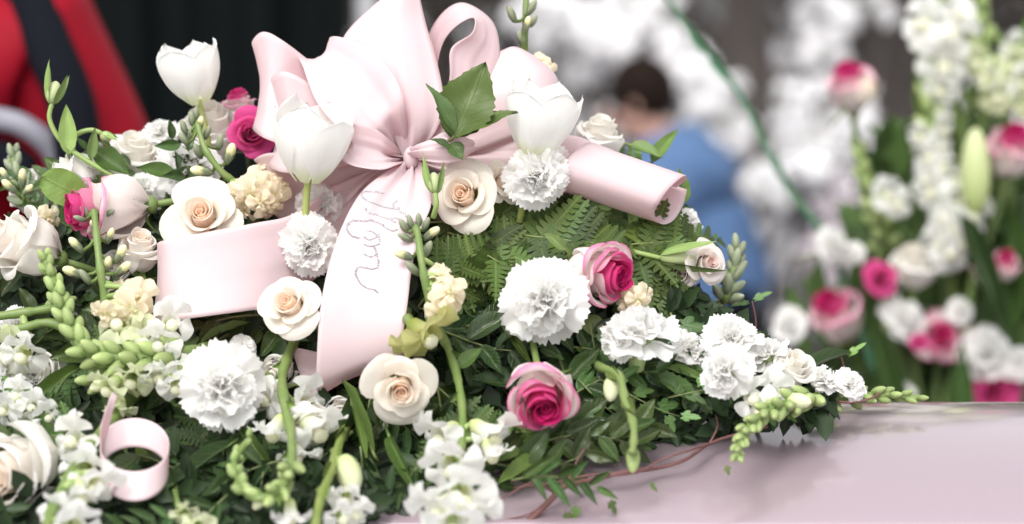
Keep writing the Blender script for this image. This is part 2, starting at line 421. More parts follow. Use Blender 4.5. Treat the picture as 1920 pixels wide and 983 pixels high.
# white blossom shrubs ---------------------------------------------
def shrub(label, lobes, d, seed, col=(0.95, 0.94, 0.95)):
    rng = random.Random(seed); cx = sum(l[0] for l in lobes) / len(lobes)
    b = V(cx, 400, d); b.z = 0
    t = root('blossom_shrub', Matrix.Translation(b), label, 'shrub', 'white blossom shrubs behind the mourners')
    inv = Matrix.Translation(-b); sp = (FD + d) / FD * S
    mb = MB(); st = MB()
    for (px, py, rx, ry) in lobes:
        c = V(px, py, d + rng.uniform(-0.1, 0.1)); r = (rx * sp * 0.78, rx * sp * 0.6, ry * sp * 0.80)
        n = int(320 + r[0] * r[2] * 34000)
        for _k in range(16):
            o_ = Vector((rng.gauss(0, .62) * r[0], rng.gauss(0, .5) * r[1], rng.gauss(0, .62) * r[2])); q_ = rng.uniform(.28, .5) * min(r[0], r[2])
            mb.blob(c + o_, (q_, q_ * rng.uniform(.8, 1.5)), Vector((rng.gauss(0, 1), 0, 1)), 8, 6, col); scatter_leaves(mb, c + o_, (q_ * 1.3,) * 3, n // 16, 0.022, rng, col, 0.7)
        scatter_leaves(mb, c, r, n // 16, 0.024, rng, (0.2, 0.2, 0.17), 0.6)
        st.tube([b + Vector((rng.uniform(-.05, .05), 0, 0)), (b + c) / 2 + Vector((0, 0.1, 0)), c], [0.02, 0.014, 0.006], 6)
    o = build(mb, 'blossom', mass, t, inv); o['kind'] = 'stuff'
    build(st, 'branch', barkm, t, inv)
shrub('large white blossom shrub left of the person in blue', [(1030, 20, 60, 50), (1085, 70, 75, 70), (1150, 40, 70, 55), (1215, 30, 45, 35), (1125, 125, 55, 50)], 6.5, 1)
shrub('white blossom branch leaning over the shoulder of the person in blue', [(1262, 120, 42, 45), (1305, 165, 50, 50), (1350, 215, 52, 55), (1375, 250, 30, 30)], 6.3, 2)
shrub('round white blossom shrub right of the thick dark trunk', [(1480, 200, 40, 40), (1540, 240, 72, 70), (1575, 215, 45, 50), (1500, 290, 60, 60), (1555, 340, 50, 60)], 5.6, 3)
shrub('tall white blossom shrub at the top, beside the pink rose against the dark', [(1535, 10, 50, 40), (1570, 50, 48, 50), (1545, 95, 38, 40), (1660, 25, 14, 16)], 7.0, 4)
shrub('low white blossom shrub over the pale paving', [(1450, 395, 48, 55), (1455, 460, 45, 40), (1420, 350, 30, 25)], 6.0, 5)
shrub('pale lilac blossom shrub just left of the standing flower arrangement', [(1560, 420, 35, 45), (1540, 500, 40, 55), (1580, 470, 30, 30)], 5.0, 6, (0.62, 0.56, 0.60))

# ------------------------------------------------------------------ depth of the spray's front and of the lid behind a pixel
DS = [(-50, .06), (100, .05), (300, .02), (500, -.04), (700, -.09), (800, -.13), (900, -.195), (983, -.25), (1100, -.30)]
def D(py, off=0.0):
    for i in range(len(DS) - 1):
        if py <= DS[i + 1][0]:
            a, b = DS[i], DS[i + 1]; return a[1] + (b[1] - a[1]) * (py - a[0]) / (b[0] - a[0]) + off
    return DS[-1][1] + off
def lidpt(px, py, h=0.0):
    """the point where the line of sight meets the casket's crown, h above it"""
    best = None
    for k in range(300):
        d = -0.25 + k * 0.0013; p = V(px, py, d)
        if -0.2 < p.y < 0.3 and p.z <= lid_z(p.y) + h: return p
    return V(px, py, 0.08)
def P(px, py, off=0.0): return V(px, py, D(py, off))

LAND = []                                # flowers already named, for describing the greenery round them
def finish(proto_list):
    register(None, proto_list)
    for o in proto_list:
        try: COL.objects.unlink(o)
        except RuntimeError: pass
def place(proto, m4, label, cat, group=None, tint=None, leaftint=None, short=None):
    c = copy_tree(proto); c.matrix_world = m4; tag(c, label, cat, group)
    for ch in c.children_recursive:
        nm = ch.name.split('.')[0]
        if tint and nm in ('petal', 'floret', 'bud'): setcol(ch, tint)
        if leaftint and nm in ('leaf', 'pinna', 'leaflet', 'sepal'): setcol(ch, leaftint)
    if short:
        x, y = px_of(m4.translation); LAND.append((x, y, short))
    return c
GREEN = (0.16, 0.24, 0.06); STEMG = (0.13, 0.20, 0.05); DKG = (0.038, 0.066, 0.017); MIDG = (0.062, 0.106, 0.021)

# ------------------------------------------------------------------ roses
def rose_proto(kind, seed, openness=1.0, base=-0.62, N=17):
    rng = random.Random(seed); objs = []
    r0 = bpy.data.objects.new('rose', None); COL.objects.link(r0); objs.append(r0)
    for i in range(N):
        t = i / (N - 1); phi = i * 2.39996 + rng.uniform(-.25, .25)
        half = openness < .8
        Rb = 0.035 + (0.42 if not half else 0.50) * t ** .85 + rng.uniform(-.015, .015)
        lip = (0.03 + 0.52 * ss(.35, 1, t) * (1 if not half else .42)) * openness * rng.uniform(.88, 1.1)
        zn = lerp(.04, -.20, ss(.3, 1, t)); up = (0.19 + .12 * math.sin(PI * min(1, t * 1.4))) * (1 if not half else 1.35) - (.10 if not half else .02) * ss(.6, 1, t) + rng.uniform(-.05, .05); tl = rng.uniform(-.10, .10) * (.3 + t); lean_ = rng.uniform(-.05, .06) * t; lip *= 1.08
        curl = .05 + .16 * ss(.3, 1, t) * rng.uniform(.4, 1.3)
        prof_ = catmull([Vector(q) for q in ((.05, base, 0), (Rb * .80, lerp(base, zn, .35), 0), (Rb * 1.03, lerp(base, zn, .75), 0), (Rb, zn, 0), (Rb + lip * .45, zn + up * .72, 0), (Rb + lip * .86, zn + up, 0), (Rb + lip + curl * .25, zn + up - curl * .45, 0))], 6)
        W = lerp(2.0, 1.12, t ** 0.5) if t > .02 else 3.0; drop = .30 + .12 * t; pw = rng.uniform(1.7, 2.6)
        sd = seed * 7.3 + i * 3.1; skew = rng.uniform(-.15, .15); notch = rng.uniform(0, .04)
        def fn(u, v):
            h = v * (1 - drop * abs(u + skew) ** pw + .03 * nz(u * 3, sd) + notch * math.exp(-(u * 4) ** 2) - notch)
            k_ = min(35.999, h * 36); q = prof_[int(k_)].lerp(prof_[int(k_) + 1], k_ - int(k_)); r, z = q.x, q.y
            r += 0.05 * t * abs(u) ** 4 + Rb * 0.16 * u + 0.05 * t * nz(u * 1.8, v * 1.5, sd) + lean_ * v + tl * u * v * .5
            z += 0.07 * t * nz(u * 2.0, sd, v * 1.5) * v + tl * u * v
            a = phi + u * W * (0.42 + 0.58 * math.sin(min(1, v * 1.15) * PI / 2))
            p = (r * math.cos(a), r * math.sin(a), z)
            if kind == 'cream':
                ci = lc((0.97, 0.74, 0.57), (0.94, 0.885, 0.81), ss(0.1, .8, t) * .85 + .25 * v * ss(0, .3, t)); co = lc(ci, (0.92, 0.88, 0.78), .4)
                if v < .25: co = lc(co, (.75, .78, .5), (.25 - v) * 2.4)
            elif kind == 'ivory':
                ci = lc((0.93, 0.82, 0.71), (0.92, 0.895, 0.85), ss(.1, .7, t)); co = ci
            elif kind == 'white':
                ci = lc((0.92, 0.88, 0.80), (0.925, 0.91, 0.88), t); co = ci
            elif kind == 'blush':
                ci = lc((0.90, 0.72, 0.66), (0.90, 0.84, 0.80), ss(0, .7, t)); co = ci
            elif kind == 'pink':
                deep, mid, wh = (0.58, 0.012, 0.155), (0.80, 0.10, 0.33), (0.90, 0.82, 0.79)
                e = lerp(-.2, .70, ss(.35, .95, t)) + .08 * nz(u * 3, sd)
                ci = lc(lc(wh, mid, ss(e - .25, e + .22, v)), deep, (1 - ss(.05, .6, t)) * .95)
                e2 = lerp(.0, .86, ss(.2, .8, t)) + .07 * nz(u * 3, sd)
                if t > .5: ci = lc(ci, lc(wh, mid, ss(.84, 1.04, v + .08 * nz(u * 3, sd)) * .7), ss(.5, .66, t))
                co = lc(wh, lc(deep, (0.84, 0.22, 0.46), ss(.3, .9, t)), ss(e2 - .10, e2 + .16, v))
                if v < .2: co = lc(co, (.75, .78, .5), (.2 - v) * 2)
            else:                       # magenta all through
                deep, mid = (0.50, 0.008, 0.13), (0.74, 0.05, 0.28)
                ci = lc(deep, mid, t * .9 + .1 * v); co = lc(ci, (.82, .16, .4), .35)
            return p, ci, co
        b = MB(); b.grid(14 if t > .3 else 16, 11, fn); objs.append(build(b, 'petal', M['petal'], r0))
    b = MB(); b.blob((0, 0, base - .02), (0.19, 0.16), Vector((0, 0, 1)), 10, 6)
    cx = build(b, 'calyx', M['stem'], r0); setcol(cx, STEMG); objs.append(cx)
    for k in range(5):
        a0 = k * 2 * PI / 5 + .3
        def sf(u, v):
            w = 0.13 * math.sin(PI * min(1, v * .8 + .2)) * u * (1 - v * .75)
            r = .15 + .28 * v + .25 * v * v * (1 if k % 2 else .4); z = base + .02 + .42 * v - .5 * v * v * (k % 2)
            return (r * math.cos(a0) - w * math.sin(a0), r * math.sin(a0) + w * math.cos(a0), z), (1, 1, 1)
        b = MB(); b.grid(3, 6, sf); o = build(b, 'sepal', M['leaf'], cx); setcol(o, GREEN); objs.append(o)
    b = MB(); b.tube([(0, 0, base - .1), (.02, .03, base - .5), (.0, .08, base - 1.1), (-.03, .12, base - 1.7)], .07, 7)
    o = build(b, 'stem', M['stem'], r0); setcol(o, STEMG); objs.append(o)
    finish(objs); return r0
RP = {('cream', 3): rose_proto('ivory', 57, .72, -.92, 17), ('pink', 2): rose_proto('pink', 51, .78, -.95, 20), ('cream', 0): rose_proto('cream', 3), ('cream', 1): rose_proto('cream', 9, .92), ('cream', 2): rose_proto('cream', 15, .66, -.95, 18),
      ('white', 0): rose_proto('white', 21, .70, -.9, 17), ('blush', 0): rose_proto('blush', 27, .85),
      ('pink', 0): rose_proto('pink', 33, .80, -.8), ('pink', 1): rose_proto('pink', 39, .60, -1.1, 19), ('magenta', 0): rose_proto('magenta', 45, .8, -.7)}
G_ROSE = 'roses in the flower spray'
def rose(kind, var, px, py, diam, face, off, label, roll=0.0, short=None, group=G_ROSE, tint=None, fk=1.0, d=None):
    op = {('cream', 0): 1.04, ('cream', 1): .98, ('cream', 2): .70, ('white', 0): .74, ('blush', 0): .90, ('pink', 0): .86, ('pink', 1): .70, ('cream', 3): .74, ('pink', 2): .76, ('magenta', 0): .86}[(kind, var)]
    d = D(py, off) if d is None else d
    s = diam / 2 * S * (FD + d) / FD / op
    return place(RP[(kind, var)], frame(V(px, py, d), vd(*face), roll) @ Matrix.Scale(s, 4), label, 'rose', group, tint=tint, short=short)
rose('cream', 0, 868, 366, 152, (-.22, .22, .9), -.035, 'open cream rose with a peach heart, upper right of the lettered ribbon', .3, 'the cream rose beside the ribbon knot')
rose('cream', 1, 752, 730, 146, (.05, -.28, .9), -.045, 'open cream rose with a tight peach heart, just below the end of the lettered ribbon', 2.0, 'the cream rose below the lettered ribbon')
rose('cream', 0, 541, 570, 140, (-.30, .38, .85), -.035, 'open cream rose pressed against the left edge of the lettered ribbon', 4.2, 'the cream rose left of the lettered ribbon')
rose('cream', 1, 378, 404, 160, (-.02, .40, .9), -.025, 'cream blush rose rising behind the plain left ribbon tail', 1.1, 'the cream rose behind the left ribbon tail')
rose('cream', 3, 28, 452, 150, (-.75, .35, .5), -.02, 'cream rose seen from the side at the left edge, upper of two', .4, 'the upper cream rose at the left edge')
rose('cream', 3, 18, 885, 190, (-.45, -.15, .85), -.01, 'large cream rose cut by the left edge, near the bottom corner', 2.2, 'the large cream rose at the lower left')
rose('cream', 3, 262, 462, 92, (.15, .75, .5), -.01, 'small half-open cream rose just left of the plain ribbon tail', 1.0, 'the half-open rose left of the ribbon tail')
rose('white', 0, 252, 290, 120, (.1, .75, .45), .05, 'white rose with pointed petals standing against the dark, left of the tulips', .7, 'the white rose against the dark')
rose('white', 0, 395, 235, 130, (-.1, .7, .5), .05, 'white rose directly under the leftmost tulip', 2.7, 'the white rose under the leftmost tulip')
rose('white', 0, 1125, 252, 105, (.2, .85, .35), .06, 'white rosebud behind the right ribbon tail', 3.3, 'the rosebud behind the right ribbon tail')
rose('blush', 0, 1328, 492, 92, (.45, .15, .8), .02, 'pale blush rose at the right end of the ferns, beside a green bud', .9, 'the blush rose on the right')
rose('blush', 0, 1277, 512, 74, (-.2, -.2, .9), .03, 'small blush rose tucked left of the larger blush rose', 1.9)
rose('white', 0, 130, 325, 92, (-.9, .15, .3), .0, 'closed white rose lying sideways above the round leaf', .2, 'the sideways white rose')
rose('white', 0, 1485, 690, 96, (.35, .7, .6), .0, 'smooth white rose low on the right, behind a long strap leaf', 5.0, 'the white rose low on the right')
rose('cream', 1, 945, 340, 92, (.5, .3, .7), -.02, 'cream rose half hidden behind the open cream rose near the knot', 3.0)
rose('white', 0, 520, 700, 80, (-.4, -.3, .8), .02, 'white rose half hidden under the plain ribbon tail', 3.0)
rose('pink', 2, 1018, 750, 150, (.05, -.48, .9), -.045, 'pink rose with magenta heart and white upper petals, low in the centre', 2.4, 'the pink and white rose low in the centre')
rose('pink', 2, 1138, 514, 140, (.72, -.12, .6), -.03, 'pink and white rose turned to the right, under the ferns', .6, 'the pink rose under the ferns')
rose('magenta', 0, 470, 250, 92, (.15, .1, .95), .03, 'deep magenta rose between the two left tulips', .6, 'the magenta rose between the tulips')
rose('pink', 1, 447, 190, 66, (-.15, .9, .25), .06, 'small pink-tipped rosebud behind the deep magenta rose', 1.6)
rose('pink', 1, 172, 392, 140, (-.90, -.08, .42), -.03, 'pink and white rose lying on its side, magenta heart facing left', 1.2, 'the pink rose lying sideways on the left')

rose('white', 0, 585, 800, 104, (.5, -.55, .7), -.01, 'white rose hanging under the J-shaped stem, right side', 2.0)
rose('white', 0, 498, 742, 84, (-.5, -.2, .8), -.005, 'white rose between the large lower-left carnation and the J-shaped stem', 4.0)
rose('cream', 3, 50, 350, 96, (-.6, .6, .5), .06, 'cream rose behind the side-facing roses at the left edge', 3.1)
rose('white', 0, 215, 500, 70, (-.2, .2, .9), .02, 'small white rose in shadow behind the downy stock', 3.1)
rose('white', 0, 75, 700, 92, (-.4, .1, .9), .02, 'white rose low at the left among the fern fronds', 5.1)
rose('white', 0, 640, 770, 60, (.1, -.4, .9), .03, 'small white rose deep in the shade below the ribbon fold', 1.1)
# ------------------------------------------------------------------ carnations
def frill_mesh(seed, L, half, amp, freq, droop, cen=(0.90, 0.87, 0.82)):
    rng = random.Random(seed); nu, nv = 22, 7
    teeth = [rng.uniform(-.01, .03) if i % 2 else rng.uniform(-.07, -.02) for i in range(nu + 1)]; teeth[5] -= rng.uniform(0, .1); teeth[14] -= rng.uniform(0, .12)
    ph = rng.uniform(0, 6)
    def fn(u, v):
        i = int(round((u + 1) * nu / 2)); th = lerp(.08, half, ss(0, .55, v)) * u
        rho = L * v * (1 - .10 * abs(u) ** 3) * (1 + teeth[i] * max(0, (v - .8) / .2))
        z = amp * v ** 1.6 * math.sin(u * freq + ph) + .6 * amp * v * v * math.sin(u * freq * 2.3 + ph * 2) - droop * v * v + .05 * nz(u * 3, v * 3, seed)
        c = lc(cen, (0.94, 0.935, 0.92), ss(.05, .5, v))
        return (rho * math.sin(th), rho * math.cos(th), z), c
    b = MB(); b.grid(nu, nv, fn); return b.mesh('petal', M['frill'])
def carn_proto(seed, warm):
    rng = random.Random(seed); objs = []
    cen = (0.93, 0.82, 0.72) if warm else (0.92, 0.88, 0.80)
    outer = [frill_mesh(seed * 10 + k, 1.0, .74, .09, 3.2, .12, cen) for k in range(5)]
    mid = [frill_mesh(seed * 10 + 5 + k, .85, .72, .12, 4.4, .0, cen) for k in range(4)]
    inn = [frill_mesh(seed * 10 + 9 + k, .60, .85, .15, 6.5, -.05, cen) for k in range(3)]
    r0 = bpy.data.objects.new('carnation', None); COL.objects.link(r0); objs.append(r0)
    def ring(n, el, meshes, z, jit, sc_=1.0, off=0.0):
        for k in range(n):
            a = (k + rng.uniform(-.2, .2)) * 2 * PI / n + off
            m = Matrix.Translation((0, 0, z)) @ Matrix.Rotation(a, 4, 'Z') @ Matrix.Rotation(el + rng.uniform(-jit, jit), 4, 'X') @ Matrix.Rotation(rng.uniform(-.25, .25), 4, 'Y') @ Matrix.Scale(sc_ * rng.uniform(.84, 1.12), 4)
            o = link('petal', rng.choice(meshes), r0, m); objs.append(o)
    ring(6, R_(-2), outer, -.10, .16, 1.0); ring(5, R_(16), outer, -.06, .2, .95, .4)
    ring(5, R_(34), mid, -.05, .24, 1.02, .1); ring(5, R_(52), mid, -.03, .26, .92, .5)
    ring(5, R_(66), inn, .02, .3, 1.0, .2); ring(4, R_(80), inn, .06, .3, .95, .7)
    b = MB(); b.tube([(0, 0, -.95), (0, 0, -.88), (0, 0, -.6), (0, 0, -.25), (0, 0, -.05)], [.1, .19, .22, .235, .29], 12)
    cx = build(b, 'calyx', M['stem'], r0); setcol(cx, (0.36, 0.47, 0.20)); objs.append(cx)
    for k in range(5):
        a0 = k * 2 * PI / 5
        def sf(u, v):
            w = .17 * u * (1 - v); r = .25 + .16 * v; z = -.3 + .42 * v
            return (r * math.cos(a0) - w * math.sin(a0), r * math.sin(a0) + w * math.cos(a0), z), (1, 1, 1)
        b = MB(); b.grid(2, 4, sf); o = build(b, 'sepal', M['leaf'], cx); setcol(o, (0.30, 0.42, 0.16)); objs.append(o)
    b = MB(); b.tube([(0, 0, -.9), (.03, .05, -1.4), (0, .1, -2.2)], .075, 7); o = build(b, 'stem', M['stem'], r0); setcol(o, STEMG); objs.append(o)
    finish(objs); return r0
CP = [carn_proto(1, False), carn_proto(2, True)]
def carn(px, py, diam, face, off, label, var=0, roll=0.0, short=None, group='carnations in the flower spray', d=None, tint=None):
    d = D(py, off) if d is None else d
    s = diam / 2 * S * (FD + d) / FD / 1.02
    return place(CP[var], frame(V(px, py, d), vd(*face), roll) @ Matrix.Scale(s, 4), label, 'carnation', group, tint=tint, short=short)
carn(1022, 562, 178, (0, .06, 1), -.045, 'full white carnation facing the viewer, left of the pink rose under the ferns', 0, .2, 'the large central carnation')
carn(415, 722, 176, (.08, .1, 1), -.04, 'full white carnation facing the viewer in the lower left, above the dark strap leaves', 0, 1.5, 'the large carnation on the lower left')
carn(578, 458, 128, (-.1, .1, 1), -.02, 'ivory carnation between the plain ribbon tail and the lettered ribbon', 1, 2.2, 'the ivory carnation between the ribbons')
carn(352, 318, 128, (-.15, .2, .95), .03, 'white carnation above the rose behind the plain left ribbon tail', 0, 3.0, 'the carnation above the left ribbon tail')
carn(1008, 328, 140, (.1, -.1, 1), -.045, 'ivory carnation directly under the upright tulip on the right', 1, .9, 'the ivory carnation under the right tulip')
carn(1198, 628, 158, (.05, .85, .25), -.03, 'white carnation tipped back to show its pale green calyx, right of centre', 0, .4, 'the tipped-back carnation')
carn(1165, 632, 96, (-.55, .35, .6), -.035, 'small white carnation at the left of the tipped-back one', 0, 1.4)
carn(1372, 640, 130, (-.1, .75, .55), -.01, 'white carnation upper of the pair near the right end of the spray', 0, 2.4, 'the upper right carnation')
carn(1362, 695, 112, (-.55, .1, .8), -.035, 'white carnation lower of the pair near the right end of the spray', 0, .6, 'the lower right carnation')
carn(1440, 668, 100, (-.3, .8, .2), .0, 'white carnation with green calyx beside the smooth white rose', 0, 1.1)
carn(1592, 722, 72, (.4, .6, .6), .02, 'small white carnation at the far right tip of the spray', 0, 1.9, 'the carnation at the far right tip')
carn(598, 382, 92, (0, .3, .95), .0, 'ivory carnation right beneath the central tulip', 1, 2.9)
carn(655, 325, 72, (.3, .2, .9), .02, 'small ivory carnation right of the central tulip', 1, .2)
carn(268, 362, 86, (.1, .3, .9), .03, 'small white carnation between the sideways pink rose and the left roses', 0, .8)
carn(1288, 418, 70, (.4, .7, .5), .05, 'small white carnation just behind the rolled end of the right ribbon', 0, 4.0)
carn(28, 612, 80, (-.3, .3, .9), .02, 'small white carnation at the left edge beside the snapdragon stems', 0, 4.4)
carn(150, 748, 90, (-.3, .3, .9), .05, 'small shaded white carnation left of the narrow ribbon curl', 0, 5.4)
carn(15, 700, 84, (-.3, .3, .9), .02, 'white carnation cut by the left edge, above the large cream rose', 0, 3.4)
carn(500, 775, 70, (.5, -.2, .8), .05, 'small white carnation in shade behind the curved snapdragon stem', 0, 3.9)
carn(245, 868, 74, (.0, .1, 1), .10, 'white carnation glimpsed through the narrow ribbon curl', 0, 3.9)

carn(60, 705, 78, (-.2, .3, .9), .02, 'small white carnation on the ferns right of the one cut by the left edge', 0, 2.4)
carn(205, 338, 78, (-.1, .5, .8), .02, 'small white carnation above the sideways pink rose', 0, 1.1)
carn(455, 655, 62, (.3, .3, .8), .02, 'small shaded carnation above right of the large lower-left one', 1, 1.7)
carn(300, 250, 74, (.0, .7, .6), .06, 'small white carnation between the white rose against the dark and the stock buds', 0, .7)
carn(1292, 655, 84, (.3, .6, .6), .005, 'small white carnation between the tipped-back one and the upper of the right pair', 0, 2.2)
carn(1540, 712, 70, (.2, .8, .5), .015, 'small white carnation between the smooth white rose and the far right tip', 0, 1.2)
carn(905, 345, 70, (.4, .2, .8), -.0, 'small ivory carnation between the two cream roses near the knot', 1, 1.2)
# ------------------------------------------------------------------ tulips
def tulip_proto(seed):
    rng = random.Random(seed); objs = []
    r0 = bpy.data.objects.new('tulip', None); COL.objects.link(r0); objs.append(r0)
    for i in range(6):
        phi = i * PI / 3 + (.0 if i % 2 else .12) + rng.uniform(-.1, .1); outer = i % 2; hh = rng.uniform(.90, 1.03) - .03 * outer
        lean = rng.uniform(-.02, .07) + .03 * outer; sd = seed + i * 5
        def fn(u, v):
            tipw = (1 - (max(0, v - .5) / .5) ** 1.8) ** .75 if v > .5 else 1
            wf = (0.38 + .62 * math.sin(min(1, v * 1.6) * PI / 2)) * tipw
            h = v * hh * (1 - .05 * abs(u) ** 2 * v)
            r = .05 + .385 * math.sin(PI * min(.85, .03 + h * .70)) ** .72 + .012 * outer + lean * v ** 3 + .03 * abs(u) ** 3 * v
            r += .012 * nz(u * 2.5, v * 2, sd) + .012 * math.exp(-(u * 6) ** 2) * (1 if outer else -1) * v
            a = phi + u * (1.02 if outer else 1.0) * wf
            z = h + .02 * nz(sd, u * 2.0, v)
            c = lc((0.74, 0.78, 0.50), (0.935, 0.93, 0.905), ss(0, .34 - .1 * abs(u), v))
            return ((r + .01 * outer) * math.cos(a), (r + .01 * outer) * math.sin(a), z), c
        b = MB(); b.grid(14, 16, fn); objs.append(build(b, 'petal', M['tulip'], r0))
    b = MB(); b.tube([(0, 0, .06), (0, 0, -.05), (.0, .01, -.4), (.02, .02, -.9)], [.05, .045, .045, .045], 8)
    o = build(b, 'stem', M['stem'], r0); setcol(o, (0.33, 0.38, 0.11)); objs.append(o)
    finish(objs); return r0
TP = [tulip_proto(2), tulip_proto(8), tulip_proto(14)]
def tulip(var, bx, by, tx, ty, off, label, roll, short, lean=.0):
    b = P(bx, by, off); t = V(tx, ty, D(by, off + lean)); ax = t - b
    return place(TP[var], frame(b, ax, roll, -VW) @ Matrix.Scale(ax.length, 4), label, 'tulip', 'white tulips round the bow', short=short)
tulip(0, 374, 194, 345, 76, .02, 'leftmost white tulip, standing clear against the black curtain', .2, 'the leftmost tulip', -.01)
tulip(1, 577, 340, 592, 186, -.05, 'largest white tulip, in the middle in front of the bow', 1.3, 'the central tulip', -.015)
tulip(2, 998, 292, 1030, 152, -.05, 'white tulip on a bare stem at the right of the bow', 2.1, 'the right tulip', -.012)

# ------------------------------------------------------------------ satin bow and ribbon tails
K = (770, 296)
bow = root('ribbon_bow', Matrix.Translation(V(770, 296, 0)), 'large pale pink satin bow with wide tails, one lettered in rhinestones', 'bow')
binv = Matrix.Translation(-V(770, 296, 0))
def ribbon(name, A, B, parent, inv, pleat=0.0, sub=9, nc=18, bulge=0.0, seed=0, thick=0.0004, wav=0.0):
    a = catmull([V(*p) for p in A], sub); b = catmull([V(*p) for p in B], sub); n = len(a)
    kc = V(770, 296, 0)
    mb = MB()
    for j in range(n):
        axis = (b[j] - a[j])
        t0 = ((a[min(j + 1, n - 1)] + b[min(j + 1, n - 1)]) - (a[max(j - 1, 0)] + b[max(j - 1, 0)]))
        nr = axis.cross(t0); nr = nr.normalized() if nr.length > 1e-9 else -VW
        for i in range(nc + 1):
            u = i / nc; p = a[j].lerp(b[j], u)
            dist = (p - kc).length
            if pleat:
                am = pleat * math.exp(-dist / 0.045); p = p + nr * am * (math.sin(u * 15 + seed) + .5 * math.sin(u * 31 + seed * 2))
            p = p + nr * (bulge * math.sin(u * PI) + wav * nz(j * .12, u * 1.6, seed))
            mb.add(p, (1, 1, 1), None, (u, j / n))
    for j in range(n - 1):
        for i in range(nc):
            q = j * (nc + 1) + i; mb.f.append((q, q + 1, q + nc + 2, q + nc + 1))
    o = build(mb, name, M['satin'], parent, inv)
    if thick:
        md = o.modifiers.new('thick', 'SOLIDIFY'); md.thickness = thick; md.offset = 0
    return o
KA = [(762, 290, .012), (766, 292, .010)]
def loop(A, B, **k):
    sd = k.get('seed', 1)
    ka = (766 + (sd * 7) % 9 - 4, 288 + (sd * 5) % 7, .01); kb = (772 + (sd * 3) % 7 - 3, 300 - (sd * 3) % 7, .008)
    ribbon('loop', [ka] + A + [(ka[0], ka[1], .03)], [kb] + B + [(kb[0], kb[1], .03)], bow, binv, pleat=.003, **k)
loop([(700, 215, .0), (600, 130, .02), (530, 76, .01), (492, 60, .015), (472, 82, .035), (500, 85, .06), (620, 160, .06)],
     [(700, 290, .0), (590, 285, .0), (520, 268, -.005), (488, 255, .0), (474, 240, .03), (500, 240, .06), (620, 260, .06)], seed=1, bulge=.006)
loop([(700, 255, -.015), (630, 195, -.01), (570, 150, -.01), (530, 134, -.008), (507, 150, .012), (530, 160, .035), (640, 220, .05)],
     [(700, 300, -.01), (610, 320, -.02), (560, 325, -.02), (524, 322, -.015), (505, 310, .01), (530, 300, .035), (640, 290, .05)], seed=2, bulge=.006)
loop([(760, 200, -.024), (738, 140, -.024), (700, 96, -.02), (640, 70, -.008), (618, 74, .018), (650, 100, .05), (700, 180, .05)],
     [(700, 282, -.03), (645, 250, -.035), (596, 195, -.03), (568, 125, -.01), (562, 108, .015), (600, 130, .05), (680, 210, .05)], seed=3, bulge=.008)
loop([(712, 238, .005), (664, 172, .01), (640, 95, .015), (660, 48, .02), (735, -18, .03), (748, -24, .055), (745, 40, .085), (760, 180, .06)],
     [(818, 245, -.0), (832, 190, .0), (818, 110, .01), (800, 50, .018), (784, -14, .03), (776, -26, .055), (790, 40, .085), (775, 180, .06)], seed=4, bulge=.010)
loop([(800, 220, .03), (824, 170, .035), (822, 120, .03), (833, 78, .025), (858, 48, .01), (888, 34, .0), (884, 62, -.004), (845, 92, -.004), (842, 150, .0), (820, 230, .01)],
     [(790, 210, .06), (806, 140, .07), (800, 80, .06), (826, 28, .05), (868, 5, .04), (920, 36, .03), (937, 85, .02), (930, 140, .015), (905, 210, .012), (850, 270, .012)], seed=5, bulge=.0)
loop([(812, 205, .02), (862, 140, .02), (935, 98, .02), (968, 88, .022), (992, 108, .04), (960, 140, .07), (860, 220, .05)],
     [(840, 300, .01), (920, 275, .01), (1000, 240, .01), (1040, 205, .015), (1052, 185, .04), (1000, 200, .07), (880, 260, .05)], seed=6, bulge=.007)
loop([(735, 262, -.03), (700, 240, -.04), (655, 232, -.045), (636, 246, -.035), (640, 255, -.01), (700, 262, .01)],
     [(748, 308, -.03), (715, 318, -.045), (665, 312, -.05), (640, 298, -.04), (640, 280, -.01), (700, 290, .01)], seed=7, bulge=.008)
loop([(795, 270, -.025), (832, 248, -.035), (862, 250, -.03), (872, 262, -.01), (820, 275, .01)],
     [(790, 300, -.03), (828, 306, -.04), (862, 302, -.035), (876, 290, -.01), (820, 290, .01)], seed=10, bulge=.006)
loop([(700, 300, -.0), (620, 300, .0), (540, 288, .0), (500, 288, .005), (477, 300, .02), (500, 305, .05), (600, 320, .05)],
     [(700, 330, .0), (630, 400, .0), (560, 425, .01), (510, 400, .01), (480, 365, .02), (500, 360, .05), (600, 370, .05)], seed=11, bulge=.006)
# the gathered knot
mb = MB(); mb.blob(V(771, 296, -.012), (.0062, .0085), VU, 18, 12)
ko = build(mb, 'knot', M['satin'], bow, binv); ko.modifiers.new('s', 'SUBSURF').levels = 1
